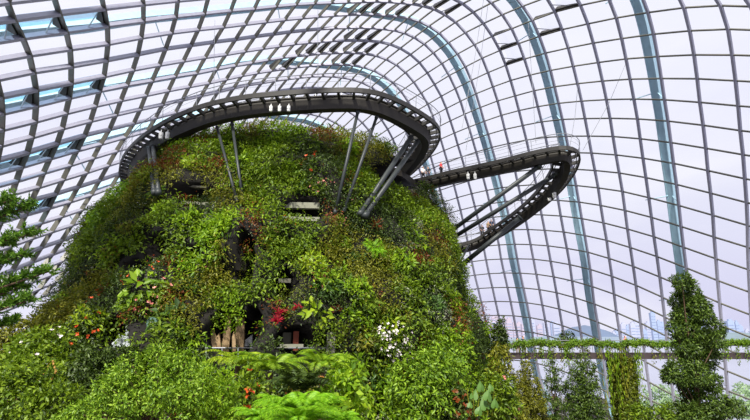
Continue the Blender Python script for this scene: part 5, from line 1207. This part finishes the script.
# a dry orange-brown frond
root = empty('dry_frond', at_y(292, 384, 17.2)); tag(root, 'dry orange-brown fern frond hanging among the green tree ferns', 'frond')
link(bpy.data.objects.new('leaflets', mesh_np('leaflets', *merge([frond(np.random.default_rng(1), .25, .75, 1.35, 22, .34, 1.5), frond(np.random.default_rng(2), .05, .5, 1.2, 20, .3, 1.4)]), L_BROWNF)), root)
bush('broad_bush', 'yellow-green broad-leaved bush at the bottom, right of the ferns', 'bush', gbase((-.9, 16)),
     [pb(345, 396, 16, 20, 20, 18), pb(350, 372, 17, 14, 14, 12), pb(338, 416, 15.5, 18, 18, 14)], L_BRIGHT, 12, .22, .6, .25, 9, 9)
bush('leafy_bush', 'green bush with red blossoms left of the lime ferns', 'bush', gbase((-4.2, 17)),
     [pb(243, 400, 17, 16, 16, 16), pb(252, 388, 17.5, 16, 16, 14)], L_MID, 14, .2, .5, .25, 12, 10, flowers=(L_ORANGE, 12, .12))
L_FACE = leaf_mat('face_bush_leaf', [(60, 88, 14), (100, 136, 22), (142, 174, 40), (76, 108, 16)], .3)
# bright patch bushes, lower right of the mountain
bush('leafy_bush', 'bright lime bush bulging from the lower right face of the mountain', 'bush', gbase((2.0, 25.5)),
     [pb(430, 375, 26.5, 26, 20, 26), pb(410, 385, 26, 24, 20, 22), pb(448, 362, 27.5, 18, 16, 18), pb(425, 402, 25.5, 24, 20, 18)], L_FACE, 7, .24, .42, .36, 14, 11, droop=.35)
bush('flowering_bush', 'dark bush with orange-red blossoms beside the heart-shaped leaves', 'flowering bush', gbase((3.6, 26)),
     [pb(447, 400, 26, 16, 14, 16), pb(460, 412, 25.5, 16, 14, 14)], L_DARK, 8, .22, .45, .34, 13, 12, flowers=(L_RUST, 40, .2))
bush('heliconia', 'plant with a pink-red flower spike at the right foot of the mountain', 'plant', gbase((8.2, 30)),
     [pb(497, 388, 31, 12, 10, 14), pb(503, 405, 31, 14, 12, 14)], L_MID, 10, .3, .34, .34, 11, 13, flowers=(L_PINK, 5, .17))
bush('leafy_bush', 'rust-flecked bush at the right foot of the mountain below the low walkway end', 'bush', gbase((9.2, 34)),
     [pb(508, 412, 33, 16, 14, 16), pb(500, 365, 36, 9, 9, 18)], L_OLIVE, 8, .24, .45, .36, 13, 14)

L_CONIFER = leaf_mat('conifer_leaf', [(38, 58, 18), (66, 90, 28), (108, 132, 46), (50, 74, 24)], .25)
# trees behind and beside the low walkway
def tower_tree(name, lab, px, y, top, wpx, m, seed, nlay=8, dens=4.0, L=.22, W=.4, clr=.36, k=14, bottom=None, jag=.5, taper=1.0, cat='tree', lean=0, profile=None, group=None):
    rng = random.Random(seed); base = at_y(px, 420, y); base = Vector((base.x, base.y, terrain_h(base.x, base.y)))
    blobs = []
    for i in range(nlay):
        t = (i + .4) / nlay
        py = top + ((bottom or 430) - top) * t
        w = wpx * (profile[min(i, len(profile) - 1)] if profile else (.25 + .75 * t ** taper))
        nb = 1 if w < wpx * .35 else 2
        for j in range(nb):
            ox = (j - (nb - 1) / 2) * w * .55 + rng.uniform(-.12, .12) * w + lean * t
            blobs.append(pb(px + ox, py + rng.uniform(-3, 3), y + rng.uniform(-.5, .5), w * (.5 if nb == 1 else .34), w * .42, max(4, (430 - top) / nlay * jag)))
    return bush(name, lab, cat, base, blobs, m, dens, L, W, clr, k, seed, group)
TC = [(682, 281, 7), (690, 293, 10), (682, 303, 10), (698, 306, 9), (686, 317, 11), (704, 315, 7), (690, 332, 12), (713, 329, 8), (675, 330, 5), (700, 343, 11), (717, 340, 6),
      (687, 350, 10), (705, 357, 11), (679, 372, 10), (670, 375, 6), (698, 374, 10), (712, 382, 8), (691, 390, 8), (706, 398, 7), (687, 406, 7), (722, 406, 9), (712, 412, 6), (736, 408, 6), (696, 425, 16)]
c = at_y(700, 420, 30)
bush('conifer', 'tall dark clumpy conifer rising in front of the low walkway at right', 'tree', gbase(c), [pb(x, y, 30 + ((i * 7) % 5 - 2) * .35, rr) for i, (x, y, rr) in enumerate(TC)], L_CONIFER, 12, .17, .42, .24, 34, 201)
tower_tree('conifer', 'pointed olive-brown conifer at the left below the low walkway', 526, 41, 364, 40, L_OLIVE, 202, 8, 8, .17, .4, .26, 24, None, .6)
tower_tree('conifer', 'dark layered conifer with gaps, second from left below the low walkway', 553, 42, 360, 19, L_CONIFER, 203, 6, 6, .2, .35, .24, 22, 425, .35, .5)
tower_tree('conifer', 'dense dark green conifer left of the vine-covered pier', 583, 41, 359, 34, L_CONIFER, 204, 9, 8.0, .18, .4, .28, 22, None, .6, .7)
tower_tree('small_tree', 'small dark pointed tree standing up behind the left end of the low walkway', 500, 46, 323, 11, L_DARK, 205, 6, 6, .3, .4, .32, 12, 352, .6)
bush('leafy_bush', 'low green bush at the bottom between the pier and the tall conifer', 'bush', gbase((23, 40)), [pb(655, 418, 40, 16, 16, 8), pb(675, 414, 40, 12, 12, 8), pb(640, 416, 40, 12, 12, 8)], L_MID, 5, .26, .45, .36, 14, 15)
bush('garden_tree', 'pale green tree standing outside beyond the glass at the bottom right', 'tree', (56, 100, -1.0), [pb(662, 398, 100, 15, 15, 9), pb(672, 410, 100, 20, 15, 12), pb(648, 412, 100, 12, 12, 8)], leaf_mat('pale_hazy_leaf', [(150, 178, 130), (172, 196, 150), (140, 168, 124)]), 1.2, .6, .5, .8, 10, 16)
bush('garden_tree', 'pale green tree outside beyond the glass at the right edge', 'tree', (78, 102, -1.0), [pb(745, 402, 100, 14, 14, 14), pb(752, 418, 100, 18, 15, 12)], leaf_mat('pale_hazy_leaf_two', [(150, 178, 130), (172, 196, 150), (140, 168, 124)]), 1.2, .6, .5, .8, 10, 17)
bush('leafy_bush', 'small round bush behind the railing in front of the hill', 'bush', at_y(567, 352, 54), [pb(567, 337, 54, 6, 6, 4), pb(567, 344, 54, 8, 6, 4)], L_DARK, 6, .26, .5, .3, 12, 18)

# vines on the low walkway
L_MID2 = leaf_mat('trailing_leaf', [(66, 96, 16), (96, 130, 24), (128, 160, 40), (80, 112, 20)])
def vine_band():
    rng = np.random.default_rng(9)
    n = 2600
    x = rng.uniform(12, 50, n); C = np.stack([x, DY - .1 + rng.normal(0, .18, n), EYE - .34 + rng.normal(0, .11, n) + .12 * np.sin(x * 1.3) + .08 * np.sin(x * 3.7)], 1)
    V, Fc = cluster_leaves(C, np.tile(np.array([[0, -1., .4]]), (n, 1)), .22, 9, .15, .6, rng, .5)
    o = link(bpy.data.objects.new('trailing_vines', mesh_np('trailing_vines', V, Fc, L_MID2)))
    tag(o, 'band of bright green trailing plants along the low walkway railing', 'plants', kind='stuff')
vine_band()
SM = [strand_mesh('vine_strand', 300 + i, (L_MID, L_BRIGHT, L_OLIVE)[i % 3], 1.0, 40, .12, .07) for i in range(6)]
r = random.Random(8)
for i in range(70):
    px = r.uniform(520, 748)
    long_ = 600 < px < 650
    if 672 < px < 722: continue
    L = r.uniform(.8, 2.3) if not long_ else r.uniform(2.5, 7.5)
    p = at_y(px, 343, DY - .35)
    o = bpy.data.objects.new('vine_strand', SM[i % 6]); COL.objects.link(o); o.location = p; o.scale = (1.3, 1.3, L)
    tag(o, 'long vine strand hanging beside the vine-covered pier' if long_ else 'short vine strand hanging from the planted railing %s' % ('left of the pier' if px < 601 else 'between the pier and the tall conifer' if px < 680 else 'right of the tall conifer'), 'vine',
        'vine strands by the pier' if long_ else 'vine strands on the railing')
rng = np.random.default_rng(10)
n = 1500
ang = rng.uniform(0, 2 * math.pi, n); z = rng.uniform(1, EYE - 1.5, n)
C = np.stack([24.1 + .72 * np.clip(np.cos(ang) * 1.3, -1, 1), DY + 1.2 + 1.1 * np.clip(np.sin(ang) * 1.3, -1, 1), z], 1)
Nn = np.stack([np.cos(ang), np.sin(ang), 0 * ang], 1)
V, Fc = cluster_leaves(C, Nn, .3, 11, .22, .6, rng, .6)
tag(link(bpy.data.objects.new('climbing_vines', mesh_np('climbing_vines', V, Fc, L_MOSS))), 'dense climbing vines clothing the pier of the low walkway', 'plants', kind='stuff')

# conifer branches reaching in from the left edge
def needle_branches():
    rng = np.random.default_rng(21)
    D0 = 7.0
    base = Vector((-7.2, D0 + .3, terrain_h(-7.2, D0)))
    root = empty('needle_tree', base); tag(root, 'near conifer at the left edge, only its needle-leaved branches reaching into view', 'tree')
    mb = MB(); top = Vector((-7.0, D0 + .3, EYE + 3.2)); mb.tube([Vector((0, 0, -.3)), (top - base)], .14, 8, .03); mb.build('trunk', M_BARK, root, True)
    br = [((-60, 235), (30, 205), 1.0), ((-60, 215), (12, 200), .8), ((-60, 262), (34, 232), 1.0), ((-60, 275), (22, 255), 1.0), ((-60, 300), (48, 272), 1.0), ((-60, 322), (30, 300), 1.0), ((-60, 340), (14, 322), .9), ((-60, 250), (8, 240), .8), ((-60, 310), (22, 286), .9)]
    parts = []
    for (a, b, s) in br:
        A = at_y(a[0], a[1], D0 + .2) - base; B = at_y(b[0], b[1], D0 + rng.uniform(-.5, .4)) - base
        mid = (A + B) / 2 + Vector((0, 0, -.06))
        bb = MB(); bb.tube([A, mid, B], .022, 6, .008); bo = bb.build('branch', M_BARK, root)
        P, D = [], []
        for t in np.linspace(.25, 1, 16):
            q = A.lerp(B, t)
            for sg in range(4):
                d = Vector((rng.uniform(-.2, 1), rng.normal(0, .8), rng.uniform(-.25, 1.0))).normalized()
                ln = rng.uniform(.08, .20) * (1.15 - .4 * t) * 1.1
                for u in np.linspace(.1, 1, 8):
                    for w in range(3):
                        P.append((q + d * ln * u)[:]); D.append((d + Vector(rng.normal(0, .75, 3))).normalized()[:])
        P = np.array(P); D = np.array(D)
        V, Fc = leaves_arr(P, D, rand_dir(len(P), rng), rng.uniform(.045, .085, len(P)), .02)
        fo = link(bpy.data.objects.new('needles', mesh_np('needles', V, Fc, L_NEEDLE)), bo)
L_NEEDLE = leaf_mat('needle_leaf', [(44, 76, 16), (76, 116, 28), (120, 158, 46), (56, 92, 20)])
needle_branches()

# ------------------------------------------------------------------ visitors
def skin_body(name, J, E, m, parent=None, lvl=1):
    """J: name -> (pos, radius); one continuous skinned surface"""
    keys = list(J); me = bpy.data.meshes.new(name)
    me.from_pydata([J[k][0] for k in keys], [(keys.index(a), keys.index(b)) for a, b in E], [])
    o = bpy.data.objects.new(name, me); COL.objects.link(o); o.parent = parent
    sk = o.modifiers.new('skin', 'SKIN')
    for i, k in enumerate(keys):
        r = J[k][1]; r = r if isinstance(r, tuple) else (r, r)
        me.skin_vertices[0].data[i].radius = r
        me.skin_vertices[0].data[i].use_root = (i == 0)
    o.modifiers.new('sub', 'SUBSURF').levels = lvl; o.modifiers['sub'].render_levels = lvl
    dg = bpy.context.evaluated_depsgraph_get(); dg.update()
    nm = bpy.data.meshes.new_from_object(o.evaluated_get(dg))
    o.modifiers.clear(); o.data = nm; nm.name = name
    nm.materials.clear(); nm.materials.append(m)
    for p in nm.polygons: p.use_smooth = True
    return o
def person(loc, face, h, shirt, trousers, hair, lab, arm=0.0, group=None):
    root = empty('person', loc, face); tag(root, lab, 'person', group)
    s = h / 1.7
    V3 = lambda x, y, z: (x * s, y * s, z * s)
    J = {'pelvis': (V3(0, 0, .95), .135 * s), 'waist': (V3(0, 0, 1.08), .12 * s), 'chest': (V3(0, 0, 1.28), .15 * s), 'neckb': (V3(0, 0, 1.42), .07 * s), 'neck': (V3(0, -.01, 1.48), .05 * s),
         'head': (V3(0, -.02, 1.56), .085 * s), 'crown': (V3(0, -.015, 1.64), .078 * s)}
    E = [('pelvis', 'waist'), ('waist', 'chest'), ('chest', 'neckb'), ('neckb', 'neck'), ('neck', 'head'), ('head', 'crown')]
    for sg, n in ((-1, 'l'), (1, 'r')):
        fw = -.22 * arm
        J.update({n + 'hip': (V3(.09 * sg, 0, .88), .085 * s), n + 'knee': (V3(.10 * sg, -.02 - .05 * sg, .48), .058 * s), n + 'ank': (V3(.11 * sg, .01 - .04 * sg, .09), .04 * s), n + 'toe': (V3(.12 * sg, -.15 - .04 * sg, .035), .032 * s),
                  n + 'sh': (V3(.19 * sg, 0, 1.38), .055 * s), n + 'el': (V3(.25 * sg, .01 + fw * .4, 1.10), .042 * s), n + 'wr': (V3(.22 * sg, -.08 + fw, .90 + .25 * arm), .03 * s), n + 'hand': (V3(.21 * sg, -.12 + fw, .82 + .26 * arm), .034 * s)})
        E += [('pelvis', n + 'hip'), (n + 'hip', n + 'knee'), (n + 'knee', n + 'ank'), (n + 'ank', n + 'toe'), ('neckb', n + 'sh'), (n + 'sh', n + 'el'), (n + 'el', n + 'wr'), (n + 'wr', n + 'hand')]
        for f in range(5):
            a = (f - 2) * .014
            J[n + 'f%d' % f] = (V3(.21 * sg + a, -.14 + fw - .01 * (f == 0), .745 + .26 * arm + .02 * abs(f - 2)), .009 * s)
            E.append((n + 'hand', n + 'f%d' % f))
        J[n + 'nose' + 'x'] = (V3(.0 + .002 * sg, -.115, 1.565), .012 * s) if sg > 0 else (V3(0, -.10, 1.52), .014 * s)
        E.append(('head', n + 'nosex'))
    skin_body('body', J, E, M_SKIN, root)
    T = {k: (J[k][0], J[k][1] * 1.14 + .012) for k in ('pelvis', 'waist', 'chest', 'neckb', 'lsh', 'rsh', 'lel', 'rel')}
    T['neckb'] = (J['chest'][0][:2] + (1.38 * s,), .09 * s)
    skin_body('shirt', T, [('pelvis', 'waist'), ('waist', 'chest'), ('chest', 'neckb'), ('neckb', 'lsh'), ('neckb', 'rsh'), ('lsh', 'lel'), ('rsh', 'rel')], shirt, root)
    T = {k: (J[k][0], J[k][1] * 1.16 + .012) for k in ('pelvis', 'lhip', 'rhip', 'lknee', 'rknee', 'lank', 'rank')}
    skin_body('trousers', T, [('pelvis', 'lhip'), ('pelvis', 'rhip'), ('lhip', 'lknee'), ('rhip', 'rknee'), ('lknee', 'lank'), ('rknee', 'rank')], trousers, root)
    H = {'a': (V3(0, .02, 1.66), .092 * s), 'b': (V3(0, .055, 1.58), .08 * s), 'c': (V3(0, .05, 1.50), .05 * s)}
    skin_body('hair', H, [('a', 'b'), ('b', 'c')], hair, root)
    return root
C_RED = mat('red_cloth', (214, 40, 60), .8); C_WHITE = mat('white_cloth', (225, 225, 228), .8); C_DARK = mat('dark_cloth', (34, 34, 42), .8); C_NAVY = mat('navy_cloth', (40, 46, 74), .8)
C_PINK = mat('pink_cloth', (226, 110, 130), .8); C_GREY = mat('grey_cloth', (120, 122, 130), .8); C_BROWN = mat('brown_hair', (74, 40, 26), .7); C_BLACK = mat('black_hair', (20, 18, 18), .7); C_KHAKI = mat('khaki_cloth', (150, 128, 100), .8)
def on_loop(px, near=True, off=-1.15):
    best = None
    rng_ = range(0, len(LP) * 4 // 10) if near else range(len(LP) * 5 // 10, len(LP))
    for i in rng_:
        p = LP[i] + LS[i] * off; q = project(p)[0]
        if best is None or abs(q - px) < best[0]: best = (abs(q - px), p)
    return best[1]
person(on_loop(424, True, -.8) + Vector((0, 0, -.02)), .4, 1.7, C_WHITE, C_DARK, C_BLACK, 'person in white top standing on the loop walkway beside the mountain', .3)
person(on_loop(427, True, -.9) + Vector((0, 0, -.02)), -.6, 1.62, C_DARK, C_NAVY, C_BLACK, 'person in dark clothes close behind the person in white', .0)
person(on_loop(440, True, -.8) + Vector((0, 0, -.02)), 1.0, 1.72, C_RED, C_DARK, C_BLACK, 'person in bright red top on the loop walkway', .6)
for px, c, l in ((483.5, C_DARK, 'leftmost'), (488, C_KHAKI, 'middle'), (493, C_NAVY, 'rightmost')):
    person(on_loop(px, False, -1.3) + Vector((0, 0, -.02)), .3, 1.7, c, C_DARK, C_BLACK, 'person on the descending part of the loop walkway, %s of three' % l, .2)
for px, sh, tr, hr, h, l in ((505.5, C_PINK, C_GREY, C_BROWN, 1.2, 'child-sized person in pink at the left end of the low walkway'), (518, C_GREY, C_KHAKI, C_BLACK, 1.6, 'person in grey top on the low walkway, left of a pair'),
                             (524, C_NAVY, C_DARK, C_BLACK, 1.78, 'taller person in navy on the low walkway, right of a pair'), (627, C_PINK, C_DARK, mat('auburn_hair', (150, 66, 40), .7), 1.78, 'person with auburn hair behind the planted railing above the pier')):
    person(at_y(px, 352, DY + 1.2) * 1.0 * Vector((1, 1, 0)).length ** 0 if False else Vector((at_y(px, 352, DY + 1.2).x, DY + 1.2, EYE - 1.36)), .5, h, sh, tr, hr, l, .2)

# ------------------------------------------------------------------ thin cables hanging from the roof
for i, (a, b, lab) in enumerate((((490, -10), (466, 150), 'left of a close pair above the ring'), ((485, -10), (462, 128), 'right of a close pair above the ring'), ((528, 18), (536, 143), 'dropping onto the middle of the loop'),
                             ((578, 84), (570, 146), 'above the tip of the loop'), ((628, 58), (583, 150), 'slanting from the big arch down to the loop tip'), ((318, 10), (318, 92), 'dropping onto the front of the ring'), ((215, 20), (214, 100), 'dropping onto the left front of the ring'))):
    A = at_y(a[0], a[1], 56); Bp = at_y(b[0], b[1], 45 if b[0] > 400 else 35)
    m = MB(); m.tube([A - Bp, (A - Bp) * .5 + Vector((0, 0, -.6)), Vector((0, 0, 0))], .028, 5)
    o = m.build('hanging_cable', M_RAIL); o.location = Bp; tag(o, 'thin steel cable ' + lab, 'cable')
